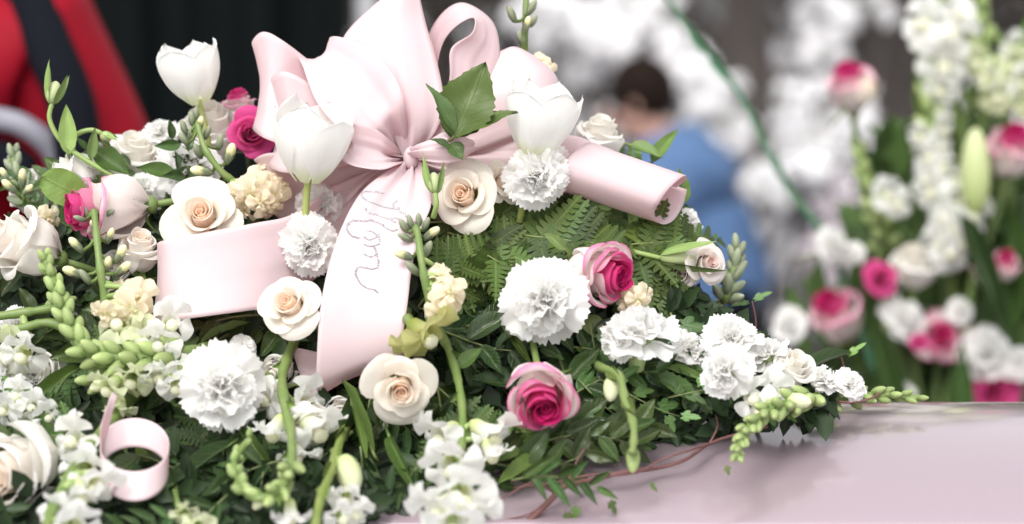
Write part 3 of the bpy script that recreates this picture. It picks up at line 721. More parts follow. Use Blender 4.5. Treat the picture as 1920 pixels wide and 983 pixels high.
# tails
tail1 = ribbon('lettered_tail', [(758, 300, -.01), (722, 322, -.035), (676, 362, -.055), (641, 425, -.075), (616, 500, -.088), (601, 575, -.098), (595, 650, -.101), (593, 715, -.096), (594, 742, -.086), (592, 748, -.076), (584, 744, -.068), (572, 736, -.066)],
               [(784, 304, -.01), (800, 338, -.035), (808, 384, -.055), (790, 432, -.075), (773, 498, -.088), (764, 570, -.098), (757, 620, -.101), (755, 655, -.098), (754, 672, -.090), (735, 688, -.078), (650, 672, -.060), (546, 650, -.058)],
               bow, binv, pleat=.004, seed=2, bulge=.004)
ribbon('tail', [(752, 298, .0), (690, 318, .005), (620, 352, -.005), (548, 402, -.04), (480, 418, -.058), (400, 433, -.068), (325, 448, -.072), (301, 453, -.066), (296, 460, -.05), (320, 470, -.02), (400, 480, .0)],
       [(766, 312, .01), (720, 400, .0), (630, 490, -.01), (523, 574, -.055), (470, 582, -.07), (410, 590, -.08), (352, 598, -.083), (300, 606, -.075), (284, 606, -.055), (300, 600, -.03), (380, 600, -.01)],
       bow, binv, pleat=.004, seed=4, bulge=.002)
ribbon('tail', [(782, 290, .01), (860, 268, .02), (960, 250, .016), (1065, 253, .010), (1110, 266, .016), (1150, 282, .03)],
       [(780, 306, .01), (850, 330, .01), (960, 350, .008), (1058, 362, .008), (1090, 372, .014), (1125, 380, .028)],
       bow, binv, pleat=.004, seed=6, bulge=.003)
rimB = [(1268, 352, .006), (1284, 340, .000), (1287, 330, -.010), (1276, 334, -.022), (1254, 354, -.032), (1236, 380, -.034), (1227, 402, -.026), (1240, 420, -.014), (1262, 414, -.004), (1280, 386, .004), (1288, 356, .008)]
rimA = [(x - 184 + (x - 1255) * .10, y - 62, d_) for x, y, d_ in rimB]
ribbon('rolled_tail_end', rimA, rimB, bow, binv, seed=16, bulge=.0)
# rhinestone script, strokes read in the photograph and laid on the tail's own surface
me = tail1.data; bw = -VW
tv = [Vector(v.co) for v in me.vertices]
bvh = BVHTree.FromPolygons(tv, [tuple(p.vertices) for p in me.polygons])
strokes = [[(370, 135), (300, 128), (225, 128), (200, 150), (215, 180), (260, 205), (340, 235), (400, 255), (450, 264), (492, 266)],
           [(482, 200), (455, 230), (470, 262), (500, 256), (510, 290), (540, 300), (556, 332)],
           [(235, 270), (260, 295), (320, 310), (380, 335), (430, 350), (470, 376)], [(430, 345), (480, 340), (522, 356)],
           [(285, 355), (200, 360), (130, 360), (100, 378), (80, 412), (100, 460), (130, 485), (175, 496)],
           [(310, 370), (360, 390), (400, 420), (450, 440), (484, 432)],
           [(250, 440), (300, 455), (322, 490), (262, 512), (220, 490)], [(340, 470), (345, 540), (300, 562), (250, 560), (220, 545)],
           [(300, 570), (320, 620), (270, 650), (220, 625)],
           [(320, 610), (336, 680), (330, 730), (290, 746), (230, 735), (172, 735), (150, 780), (165, 815), (200, 870), (250, 900), (300, 912), (330, 935)]]
mb = MB(); rng = random.Random(4)
for st in strokes:
    pts = [Vector((630 + x / 4.275, 330 + y / 4.275, 0)) for x, y in st]
    sm = catmull(pts, 12); acc = 0; last = sm[0]; nxt = 0
    for q in sm:
        acc += (q - last).length; last = q
        if acc >= nxt:
            nxt = acc + 3.4
            for dx, dy in ((0, 0), (rng.uniform(1.6, 2.4), rng.uniform(-.5, 1.8))):
                dr = (V(q.x + dx, q.y + dy, 0) - CAM).normalized(); hit = bvh.ray_cast(CAM, dr)
                if hit[0] is None: continue
                nrm = hit[1] if hit[1].dot(dr) < 0 else -hit[1]
                c = hit[0] + nrm * .0005; r = rng.uniform(.0005, .0008); a = nrm.orthogonal().normalized(); b_ = nrm.cross(a); i0 = len(mb.v)
                tw = rng.uniform(0, 1); lean = Vector((rng.gauss(0, .3), rng.gauss(0, .3), 0))
                for k in range(6): mb.add(c + (a * math.cos(k * PI / 3 + tw) + b_ * math.sin(k * PI / 3 + tw)) * r)
                mb.add(c + nrm * r * 1.1 + a * lean.x * r + b_ * lean.y * r)
                for k in range(6): mb.f.append((i0 + k, i0 + (k + 1) % 6, i0 + 6))
o = build(mb, 'rhinestone_lettering', M['crystal'], bow, binv, smooth=False); o['kind'] = 'stuff'
# narrow curl of ribbon at the lower left
cp = V(248, 862, D(862, -.03))
curl = root('ribbon_curl', Matrix.Translation(cp), 'narrow pink ribbon end curled into a ring at the lower left', 'ribbon')
A = [(210, 735, .02), (198, 770, .005), (188, 805, -.008)]; B = [(219, 742, .02), (207, 790, .012), (192, 850, .0)]
for k in range(0, 19):                   # the ring stands open upwards, seen from above
    a = PI + .12 - k * (2 * PI - .05) / 18
    A.append((252 + 65 * math.cos(a), 834 + 50 * math.sin(a), -.028 * math.sin(a))); B.append((252 + 63 * math.cos(a), 889 + 51 * math.sin(a), -.028 * math.sin(a) - .008))
dd = D(862, -.02)
ribbon('strip', [(x, y, dd + z) for x, y, z in A], [(x, y, dd + z) for x, y, z in B], curl, Matrix.Translation(-cp), sub=6, nc=8)

# ------------------------------------------------------------------ florets, buds, snapdragons and stocks
def lobe(b, az, r0, z0, L, half, tilt, ruff, col0, col1, seed, nu=8, nv=5, ph=0.0):
    ca, sa = math.cos(az), math.sin(az)
    def fn(u, v):
        th = half * u * ss(-.35, .45, v)
        rho = L * v * (1 - .16 * abs(u) ** 3)
        x = rho * math.sin(th) + u * .04; y = rho * math.cos(th)
        z = ruff * v ** 1.4 * math.sin(u * 5 + seed) + .5 * ruff * v * nz(u * 3, v * 3, seed)
        yy = y * math.cos(tilt) - z * math.sin(tilt); zz = y * math.sin(tilt) + z * math.cos(tilt)
        zz -= .25 * L * v ** 3
        rr = r0 + yy
        return (rr * ca - x * sa, rr * sa + x * ca, z0 + zz), lc(col0, col1, ss(0, .5, v))
    b.grid(nu, nv, fn)
def snap_floret(seed, w0=(0.70, 0.76, 0.36), w1=(0.905, 0.905, 0.875)):
    b = MB(); rng = random.Random(seed)
    b.tube([(0, 0, 0), (0, 0, .1), (0, -.02, .3), (0, -.03, .5), (0, -.02, .58)], [.08, .15, .17, .22, .24], 12, [w0, w0, lc(w0, w1, .6), w1, w1], cap=False)
    for az, L, half, tilt in ((R_(62), .56, .85, .95), (R_(118), .56, .85, .9), (R_(205), .42, .8, -.1), (R_(270), .46, .9, -.35), (R_(335), .42, .8, -.1)):
        lobe(b, az + rng.uniform(-.1, .1), .17, .52, L * rng.uniform(.9, 1.1), half, tilt + rng.uniform(-.15, .15), .085, w1, w1, rng.uniform(0, 9))
    b.blob((0, -.14, .6), (.16, .13), Vector((0, -.4, 1)), 8, 6, (0.88, 0.88, 0.62), (0.9, 0.9, 0.78))
    return b.mesh('floret', M['frill'])
def stock_floret(seed):
    b = MB(); rng = random.Random(seed); w0, w1 = (0.78, 0.74, 0.32), (0.95, 0.86, 0.68)
    for ring, n, L, tilt in ((0, 4, .62, .0), (1, 3, .40, .55), (2, 2, .22, 1.0)):
        for k in range(n):
            lobe(b, k * 2 * PI / n + ring * .5 + rng.uniform(-.2, .2), .02, .1 + .06 * ring, L * rng.uniform(.9, 1.1), .55, tilt + rng.uniform(-.1, .1), .07, w0, w1, rng.uniform(0, 9), 6, 4)
    b.tube([(0, 0, -.3), (0, 0, .12)], [.05, .1], 7, (0.45, 0.52, 0.2))
    return b.mesh('floret', M['frill'])
def bud_mesh(kind, seed):
    b = MB(); rng = random.Random(seed)
    if kind == 'snap':                  # plump green bud, paler towards the seam
        b.blob((0, -.03, .46), (.30, .56), Vector((0, .12, 1)), 10, 9, (0.15, 0.24, 0.06), (0.44, 0.53, 0.22), .55)
        for k in range(3):
            a = k * 2.1 + rng.random(); ca, sa = math.cos(a), math.sin(a)
            b.grid(3, 4, lambda u, v: (((.12 + .22 * math.sin(v * 2)) * ca - u * .14 * (1 - v) * sa, (.12 + .22 * math.sin(v * 2)) * sa + u * .14 * (1 - v) * ca, v * .42), (0.20, 0.30, 0.08)))
    elif kind == 'pale':                # swelling bud showing creamy petals
        b.blob((0, 0, .45), (.30, .50), Vector((0, 0, 1)), 10, 8, (0.42, 0.52, 0.18), (0.86, 0.86, 0.62), .3)
        b.grid(6, 4, lambda u, v: ((.30 * math.cos(u * PI) * math.sin(.3 + v), .30 * math.sin(u * PI) * math.sin(.3 + v), v * .3 * (1 + .3 * math.cos(u * 9))), (0.26, 0.36, 0.12)))
    else:                               # grey-green downy stock bud
        b.blob((0, 0, .5), (.22, .52), Vector((0, 0, 1)), 9, 7, (0.20, 0.25, 0.15), (0.34, 0.37, 0.25), .25)
        if kind == 'open': b.blob((0, 0, .72), (.24, .40), Vector((0, 0, 1)), 8, 6, (0.55, 0.58, 0.22), (0.90, 0.84, 0.55), .2)
        for k in range(4):
            a = k * PI / 2; ca, sa = math.cos(a), math.sin(a)
            b.grid(2, 4, lambda u, v: (((.08 + .18 * math.sin(v * 2.2)) * ca - u * .1 * (1 - v) * sa, (.08 + .18 * math.sin(v * 2.2)) * sa + u * .1 * (1 - v) * ca, v * .75), (0.24, 0.28, 0.17)))
    return b.mesh('bud', M['bud'])
FM = [snap_floret(k) for k in range(5)]; SFM = [stock_floret(k) for k in range(4)]
GFM = [snap_floret(20 + k, (0.45, 0.56, 0.16), (0.78, 0.82, 0.56)) for k in range(2)]
BM = {k: [bud_mesh(k, s) for s in range(2)] for k in ('snap', 'pale', 'down', 'open')}
def polyat(pts, t):
    L = [(pts[i + 1] - pts[i]).length for i in range(len(pts) - 1)]; T = sum(L) * t
    for i, l in enumerate(L):
        if T <= l or i == len(L) - 1: return pts[i].lerp(pts[i + 1], T / max(l, 1e-9)), (pts[i + 1] - pts[i]).normalized()
        T -= l
def spike(name, stem, label, cat, group, rad=(.0045, .0022), buds=(), florets=(), singles=(), col=STEMG, short=None, off=0.0, d=None, fmeshes=None, seed=1, bracts=0, bsize=1.0):
    """stem: (px, py, depth offset); buds: (t0, t1, count, size0, size1, kind) in px round the stem; florets: (px, py, size px, facing[, depth off]); singles: (px, py, size, kind, dirx, diry)"""
    rng = random.Random(seed)
    dd = lambda py, o: (D(py, o) if d is None else d + o)
    W_ = lambda px, py, o=0.0: V(px, py, dd(py, o + off))
    _l = [W_(*p) for p in stem]
    if 0 < stem[0][0] < 1600: _l = [_l[0] + VW * .05 + (_l[0] - _l[1]) * .25] + _l
    pts = catmull(_l, 8); base = pts[0]
    r = root(name, Matrix.Translation(base), label, cat, group); inv = Matrix.Translation(-base)
    b = MB(); n = len(pts); b.tube(pts, [lerp(rad[0], rad[1], i / (n - 1)) * (1 + .10 * math.sin(i * .8 + seed) + (.16 if i % 9 == 4 else 0)) for i in range(n)], 10)
    so = build(b, 'stem', M['stem'], r, inv); setcol(so, col)
    sp = S * (FD + dd(stem[0][1], 0)) / FD
    for (t0, t1, cnt, s0, s1, kind) in buds:
        for k in range(cnt):
            t = lerp(t0, t1, k / max(1, cnt - 1)); p, tan = polyat(pts, t); a = k * 2.4 + rng.uniform(-.2, .2)
            x = tan.orthogonal().normalized(); y = tan.cross(x)
            out = x * math.cos(a) + y * math.sin(a); dirn = (out * lerp(.8, .45, t) + tan * lerp(.75, 1.3, k / max(1, cnt))).normalized()
            s = lerp(s0, s1, k / max(1, cnt - 1)) * sp * 1.38
            o = link('bud', BM[kind][k % 2], r, inv @ frame(p + out * lerp(rad[0], rad[1], t) * .6, dirn, rng.uniform(0, 6)) @ Matrix.Scale(s, 4))
            q = rng.uniform(.85, 1.15); setcol(o, (q, q, q))
    fm = fmeshes or FM
    for k, f in enumerate(florets):
        px, py, size, face = f[:4]; fo = f[4] if len(f) > 4 else -.012
        p = W_(px, py, fo); s = size * sp * (1.0 if fm is SFM else 1.3)
        near = min(pts, key=lambda q: (q - p).length)
        fz = vd(*face)
        m = frame(p - fz * s * .45, fz, rng.uniform(-.5, .5)) @ Matrix.Scale(s, 4)
        o = link('floret', fm[k % len(fm)], r, inv @ m); setcol(o, (1, 1, 1))
        b = MB(); q0 = m.translation; b.tube([near, near.lerp(q0, .5) + VU * .001, q0 + fz * s * .1], [rad[1], rad[1] * .9, .09 * s], 6)
        c = build(b, 'calyx', M['stem'], r, inv); setcol(c, (0.26, 0.36, 0.12))
    for k, (px, py, size, kind, dx, dy) in enumerate(singles):
        p = W_(px, py, -.008); s = size * sp; near = min(pts, key=lambda q: (q - p).length)
        dirn = vd(dx, dy, .35)
        o = link('bud', BM[kind][k % 2], r, inv @ frame(p - dirn * s * .45, dirn, k) @ Matrix.Scale(s, 4)); setcol(o, (1, 1, 1))
        b = MB(); q0 = p - dirn * s * .4; b.tube([near, near.lerp(q0, .55) - dirn * s * .1, q0], rad[1] * .6, 6)
        c = build(b, 'pedicel', M['stem'], r, inv); setcol(c, col)
    if bracts:
        for k in range(bracts):
            t = (k + .5) / bracts * .8; p, tan = polyat(pts, t); x = tan.cross(-VW).normalized() * (1 if k % 2 else -1)
            o = link('bract', LEAFM['lance'][0], r, inv @ frame_y(p, (x * (1 if bsize == 1 else .22) + tan * .9 - VW * .2), -VW, (.005 * bsize, .013 * bsize, .013 * bsize))); setcol(o, (0.17, 0.26, 0.07) if bsize == 1 else (.15, .21, .055))
    if short:
        x, y = px_of(polyat(pts, .6)[0]); LAND.append((x, y, short))
    return r

# ------------------------------------------------------------------ leaves
def leaf_mesh(shape, seed, fold=.25, droop=.25, wave=.03, serr=0.0, name='leaf', mat='leaf', nu=6, nv=12):
    rng = random.Random(seed); sd = rng.uniform(0, 50)
    def wf(v):
        if shape == 'ovate': return .5 * math.sin(PI * v ** .78) ** .85 * (1 - v) ** .12 if 0 < v < 1 else .0
        if shape == 'lance': return .5 * math.sin(PI * v ** .72) ** .9 if 0 < v < 1 else 0
        if shape == 'strap': return .5 * min(1, .35 + v * 3, (1 - v) * 3.2 + .02)
        if shape == 'round': return .5 * math.sqrt(max(0, 1 - (2 * v - 1) ** 2))
        if shape == 'blade': return .5 * min(1, (.25 + v * 2)) * (1 - v) ** .8
        return .5
    def fn(u, v):
        w_ = wf(v) * (1 + (serr * (1 if int(v * nv) % 2 else -1) if abs(u) > .9 and 0 < v < 1 else 0))
        x = u * w_; y = v - droop * .15 * v * v
        z = fold * abs(u) * w_ - droop * v * v * .45 + wave * nz(u * 1.5, v * 4, sd) * 2
        return (x, y, z), (1, 1, 1)
    b = MB(); b.grid(nu, nv, fn); return b.mesh(name, M[mat])
LEAFM = {'ovate': [leaf_mesh('ovate', k, .3, .3 * (k - .6), .03) for k in range(3)], 'lance': [leaf_mesh('lance', k, .3, .35 * (k - .5), .03) for k in range(3)],
         'gloss': [leaf_mesh('ovate', k + 5, .22, .3 * (k - .3), .025, mat='gloss') for k in range(3)], 'strap': [leaf_mesh('strap', 3, .25, .12, .01, nv=20), leaf_mesh('strap', 4, .2, -.1, .01, nv=20)],
         'round': [leaf_mesh('round', 3, .15, .1, .03)], 'serr': [leaf_mesh('ovate', k + 9, .28, .15, .025, .05, nv=22) for k in range(2)]}
def ivy_mesh(seed):
    rng = random.Random(seed); b = MB(); L = []
    for a, r in ((-180, .12), (-150, .42), (-125, .30), (-100, .40), (-62, .52), (-40, .34), (-18, .72), (0, 1.0)): L.append((a, r))
    ang = []
    for i in range(len(L) - 1):
        for k in range(3):
            t = k / 3; ang.append((lerp(L[i][0], L[i + 1][0], t), lerp(L[i][1], L[i + 1][1], t) * (1 + .03 * math.sin(k * 9))))
    ang.append(L[-1]); full = ang + [(-a, r) for a, r in reversed(ang[1:-1])]
    c = b.add((0, .35, .0), (1, 1, 1), None, (0, .35)); ring = []
    for k, (a, r) in enumerate(full):
        th = R_(a); x = r * math.sin(th) * .62; y = .35 + r * math.cos(th) * .65
        ring.append(b.add((x, y, .14 * abs(x) - .25 * (y - .35) ** 2 + .05 * nz(x * 3, y * 3, seed)), (1, 1, 1), None, (x * 1.6, y)))
    for i in range(len(ring)): b.f.append((c, ring[i], ring[(i + 1) % len(ring)]))
    b.f = [tuple(reversed(f)) for f in b.f]
    return b.mesh('leaf', M['leaf'])
LEAFM['ivy'] = [ivy_mesh(k) for k in range(3)]
def pinna_mesh(seed, lobes=8):
    b = MB(); rng = random.Random(seed); rib = []
    for s_ in (-1, 1):
        for k in range(lobes):
            y = k / lobes; l = (.25 * (1 - y) ** .7 + .03) * rng.uniform(.85, 1.1); h = 1 / lobes
            z = -.10 * y * y
            pts = [(0, y - .01, z), (s_ * l * .45, y + h * .1, z + .02), (s_ * l * .85, y + h * .35, z + .01), (s_ * l, y + h * .85, z - .01), (s_ * l * .7, y + h * .95, z + .01), (s_ * l * .35, y + h * 1.0, z + .02), (0, y + h * 1.02, z - .02)]
            i0 = [b.add(p, (1, 1, 1), None, (p[0] * 3, p[1])) for p in pts]
            f = tuple(i0) if s_ > 0 else tuple(reversed(i0)); b.f.append(f)
    b.f.append(tuple(b.add(p, (1, 1, 1), None, (p[0], p[1])) for p in [(-.05, .97, -.1), (.05, .97, -.1), (0, 1.12, -.12)]))
    return b.mesh('pinna', M['fern'])
PM = [pinna_mesh(k) for k in range(3)]
LFM = [leaf_mesh('round', 11 + k, .12, .15, .03, name='leaflet', mat='fern', nu=4, nv=6) for k in range(2)]
def fern_proto(seed, kind):
    rng = random.Random(seed); objs = []
    r0 = bpy.data.objects.new('fern_frond', None); COL.objects.link(r0); objs.append(r0)
    cur_ = rng.uniform(-.25, .25); dr = rng.uniform(.1, .35)
    path = lambda t: Vector((cur_ * t * t, t, -dr * t * t + .12 * t))
    b = MB(); b.tube([path(k / 10) for k in range(11)], [.012 * (1 - k / 12) for k in range(11)], 5)
    o = build(b, 'rachis', M['stem'], r0); setcol(o, (0.14, 0.18, 0.05)); objs.append(o)
    n = 9 if kind == 'lace' else 13
    for k in range(n):
        t = .12 + .84 * k / (n - 1); p = path(t); tan = (path(t + .02) - p).normalized()
        for s_ in (-1, 1):
            ln = (.52 * (1 - t) ** .75 + .07) if kind == 'lace' else .19 * math.sin(PI * (.15 + .8 * (1 - t))) + .04
            sd_ = tan.cross(Vector((0, 0, 1))).normalized() * s_
            dirn = sd_ * (.9 if kind == 'lace' else 1) + tan * (.55 if kind == 'lace' else .12) + Vector((0, 0, rng.uniform(-.4, .25)))
            if kind == 'lace': me, sc_ = rng.choice(PM), (ln * 1.15, ln, ln)
            else: me, sc_ = rng.choice(LFM), (ln * .42, ln, ln)
            nm = 'pinna' if kind == 'lace' else 'leaflet'
            o = link(nm, me, r0, frame_y(p + tan * (.015 * s_), dirn, Vector((rng.uniform(-.4, .4), rng.uniform(-.25, .25), 1)), sc_)); setcol(o, MIDG); objs.append(o)
    finish(objs); return r0
FP = [fern_proto(1, 'lace'), fern_proto(2, 'lace'), fern_proto(3, 'lace')]; FP2 = [fern_proto(6, 'sword')]
def sprig_proto(seed, meshkey, n=9, size=.42, wr=.42, spread=.9):
    rng = random.Random(seed); objs = []
    r0 = bpy.data.objects.new('ivy_sprig' if meshkey == 'ivy' else 'leaf_sprig', None); COL.objects.link(r0); objs.append(r0)
    c1, c2 = rng.uniform(-.2, .2), rng.uniform(-.15, .15)
    path = lambda t: Vector((c1 * math.sin(t * 2.5), t, c2 * t * t + .05 * math.sin(t * 5)))
    b = MB(); b.tube([path(k / 8) for k in range(9)], [.014 * (1 - k / 11) for k in range(9)], 5)
    o = build(b, 'stem', M['stem'], r0); setcol(o, (0.12, 0.15, 0.05)); objs.append(o)
    for k in range(n):
        t = .12 + .86 * k / (n - 1); p = path(t); s_ = 1 if k % 2 else -1
        dirn = Vector((s_ * spread * rng.uniform(.5, 1.2), .75 + .6 * (k == n - 1) * 2, rng.uniform(-.35, .45)))
        l = size * rng.uniform(.75, 1.1) * (1 - .35 * t)
        o = link('leaf', rng.choice(LEAFM[meshkey]), r0, frame_y(p, dirn, Vector((rng.uniform(-.5, .5), rng.uniform(-.4, .4), 1)), (l * wr, l, l))); setcol(o, DKG); objs.append(o)
    finish(objs); return r0
SP = {'ruscus': [sprig_proto(1, 'gloss', 9, .44, .42), sprig_proto(2, 'gloss', 8, .5, .45)], 'narrow': [sprig_proto(3, 'lance', 10, .5, .26), sprig_proto(4, 'lance', 9, .55, .28)],
      'ivy': [sprig_proto(5, 'ivy', 7, .42, .95, 1.0), sprig_proto(6, 'ivy', 6, .48, .95, 1.0)]}
def dirword(dx, dy):
    if abs(dx) > 2.2 * abs(dy): return 'right of' if dx > 0 else 'left of'
    if abs(dy) > 2.2 * abs(dx): return 'below' if dy > 0 else 'above'
    return ('below and ' if dy > 0 else 'above and ') + ('right of' if dx > 0 else 'left of')
USED = set()
def describe(px, py, heads, limit=16):
    near = sorted(LAND, key=lambda l: (l[0] - px) ** 2 + (l[1] - py) ** 2)[:6]
    for h in heads:
        for a in near:
            s_ = '%s %s %s' % (h, dirword(px - a[0], py - a[1]), a[2])
            if s_ not in USED and len(s_.split()) <= limit: USED.add(s_); return s_
    for h in heads:
        for a in near:
            for b in near:
                if a is b: continue
                s_ = '%s between %s and %s' % (h, a[2], b[2])
                if s_ not in USED and len(s_.split()) <= limit: USED.add(s_); return s_
    return heads[0] + ' ' + dirword(px - near[0][0], py - near[0][1]) + ' ' + near[0][2]
def greenery(proto, px, py, ang, length, heads, cat, group, off, col, seed, face=(0, .35, 1), lean=0.0):
    rng = random.Random(seed); s = length * S * (FD + D(py, off)) / FD
    dirn = vd(math.cos(R_(ang)), math.sin(R_(ang)), lean)
    z = vd(face[0] + rng.uniform(-.35, .35), face[1] + rng.uniform(-.3, .3), face[2])
    c = copy_tree(proto); c.matrix_world = frame_y(P(px, py, off), dirn, z) @ Matrix.Scale(s, 4)
    cx, cy_ = px + math.cos(R_(ang)) * length * .5, py - math.sin(R_(ang)) * length * .5
    tag(c, describe(cx, cy_, heads), cat, group)
    for ch in c.children:
        nm = ch.name.split('.')[0]
        if nm in ('leaf', 'pinna', 'leaflet'):
            k = rng.uniform(.75, 1.25); setcol(ch, (col[0] * k * rng.uniform(.85, 1.15), col[1] * k, col[2] * k * rng.uniform(.8, 1.2)))
    return c

# snapdragons --------------------------------------------------------
GS = 'snapdragons in the flower spray'
spike('snapdragon', [(548, 650, .03), (530, 700, .0), (533, 755, -.02), (545, 810, -.025), (546, 870, -.03), (525, 918, -.035), (480, 935, -.035), (450, 905, -.03), (440, 865, -.03), (468, 822, -.03)],
      'snapdragon whose stem hooks like a J and ends in green buds, below the lettered ribbon', 'snapdragon', GS, (.0040, .0019),
      buds=[(.60, 1.0, 24, 26, 15, 'snap')], florets=[(512, 805, 58, (-.5, -.7, .5)), (592, 800, 74, (.8, -.4, .6)), (572, 752, 62, (.7, .2, .7), .0), (508, 745, 54, (-.7, .1, .6), .0), (545, 965, 48, (.1, -.9, .4), .0), (560, 850, 50, (.5, -.7, .3), .01)],
      singles=[(535, 905, 34, 'pale', .2, .6), (486, 942, 32, 'pale', -.4, -.5)], short='the J-shaped snapdragon', off=-.01, seed=3, bracts=5)
spike('snapdragon', [(818, 610, .03), (845, 665, .0), (862, 730, -.01), (868, 800, -.015), (862, 870, -.02), (850, 940, -.02), (846, 990, -.02)],
      'white snapdragon hanging straight down in the lower centre, left of the pink and white rose', 'snapdragon', GS, (.0036, .0022),
      florets=[(828, 812, 66, (-.7, -.3, .6)), (918, 812, 74, (.75, -.35, .5)), (922, 848, 50, (.5, -.7, .5), .0), (845, 868, 72, (-.2, -.3, .95), -.03), (862, 925, 82, (.15, -.2, 1), -.035), (820, 950, 70, (-.6, -.3, .7), -.02), (888, 958, 60, (.6, -.5, .6), -.02), (850, 975, 70, (0, -.5, .9), -.03)],
      short='the hanging white snapdragon', off=-.01, seed=5, bracts=6)
spike('snapdragon', [(360, 662, .01), (290, 672, .0), (210, 672, -.01), (160, 655, -.015), (132, 610, -.018), (108, 550, -.02), (84, 484, -.02)],
      'pale green snapdragon spike bending upward at the left, its tip all green buds', 'snapdragon', GS, (.006, .003),
      buds=[(.28, 1.0, 48, 36, 18, 'snap')],
      florets=[(318, 605, 58, (.4, .4, .8)), (300, 640, 56, (-.2, .0, 1)), (320, 690, 52, (.6, -.6, .6), .0)], short='the green snapdragon spike on the left', off=-.03, seed=7)
spike('snapdragon', [(350, 668, .03), (280, 690, .01), (215, 700, .0), (175, 715, .0)],
      'snapdragon of creamy green florets lying under the upward green spike', 'snapdragon', GS, (.005, .003), buds=[(.7, 1, 7, 34, 26, 'snap')],
      florets=[(250, 708, 56, (-.1, -.4, .9)), (205, 722, 54, (-.5, -.4, .8)), (292, 700, 50, (.3, -.5, .8)), (228, 610, 62, (-.1, .7, .7)), (270, 625, 44, (.3, .6, .7)), (330, 720, 48, (.3, -.4, .8)), (225, 765, 44, (0, -.7, .7), .01)], fmeshes=GFM + FM[:1],
      singles=[(188, 722, 42, 'pale', -.7, -.3)], short='the creamy snapdragon under the green spike', off=-.025, seed=8)
spike('snapdragon', [(250, 745, .04), (200, 800, .0), (160, 850, -.01), (125, 905, -.015), (95, 965, -.02), (85, 1010, -.02)],
      'white snapdragon running down to the bottom left corner, right of the large cream rose', 'snapdragon', GS, (.005, .0035),
      florets=[(143, 822, 62, (-.5, .35, .8)), (160, 880, 66, (.1, .0, 1)), (178, 905, 64, (.5, -.4, .8)), (150, 925, 52, (.2, -.7, .6)), (108, 962, 54, (-.3, .2, .9)), (140, 985, 60, (.4, .0, .9))], singles=[(100, 960, 30, 'pale', -.2, .8)], short='the snapdragon in the bottom left corner', off=-.02, seed=9, bracts=4)
spike('snapdragon', [(1530, 745, .02), (1490, 752, .0), (1440, 772, -.02), (1405, 800, -.03), (1388, 830, -.035), (1382, 856, -.04)],
      'green snapdragon tip drooping onto the bare casket lid on the right', 'snapdragon', GS, (.004, .0022),
      buds=[(.30, 1.0, 36, 30, 15, 'snap')], florets=[(1412, 745, 54, (-.4, .3, .9)), (1445, 738, 60, (.2, .4, .9))], singles=[(1496, 752, 52, 'pale', .95, -.1), (1455, 765, 40, 'pale', .3, -.5), (1425, 772, 36, 'pale', -.2, -.4)],
      short='the snapdragon drooping onto the casket', off=.0, seed=10)
spike('snapdragon', [(1560, 745, .05), (1610, 745, .05), (1665, 740, .05), (1722, 748, .05)],
      'small snapdragon tip pointing right at the far right end of the spray', 'snapdragon', GS, (.004, .002), buds=[(.3, 1.0, 20, 30, 15, 'snap')], off=.05, seed=11, short='the farthest right snapdragon tip')
spike('snapdragon', [(-40, 598, .0), (20, 590, .0), (75, 582, .0), (120, 575, .0)], 'thick green snapdragon stem entering from the left edge', 'snapdragon', GS, (.0036, .003), buds=[(.8, 1, 4, 24, 20, 'snap')], florets=[(45, 660, 60, (-.1, -.2, 1), .0)], off=-.01, seed=12)
spike('snapdragon', [(-40, 625, .0), (30, 618, .0), (95, 606, -.005), (160, 640, .0)], 'second green stem from the left edge, lying just under the thick one', 'snapdragon', GS, (.0036, .003), florets=[(20, 660, 70, (-.3, .1, 1), .01)], fmeshes=GFM, off=-.005, seed=13)
spike('gladiolus', [(1128, 690, -.0), (1160, 705, -.02), (1172, 750, -.03), (1187, 795, -.035), (1188, 830, -.03), (1184, 850, -.026)],
      'thick pale green gladiolus stem hanging in front of the vine branch', 'gladiolus', 'gladiolus stems in the flower spray', (.0034, .0024), bracts=3, bsize=1.8, singles=[(1146, 728, 52, 'pale', -.1, -.9), (1186, 862, 44, 'snap', .05, -1)], col=(0.15, 0.21, 0.06), short='the hanging gladiolus stem', off=-.02, seed=14)
spike('gladiolus', [(640, 820, .0), (622, 880, -.02), (600, 940, -.03), (590, 1000, -.03)], 'yellow-green gladiolus stalk leaning out at the bottom centre', 'gladiolus', 'gladiolus stems in the flower spray', (.0034, .003), bracts=5, bsize=2.0, singles=[(655, 890, 80, 'pale', .3, -.9)], col=(0.15, 0.21, 0.04), short='the yellow-green gladiolus stalk', off=.0, seed=15)
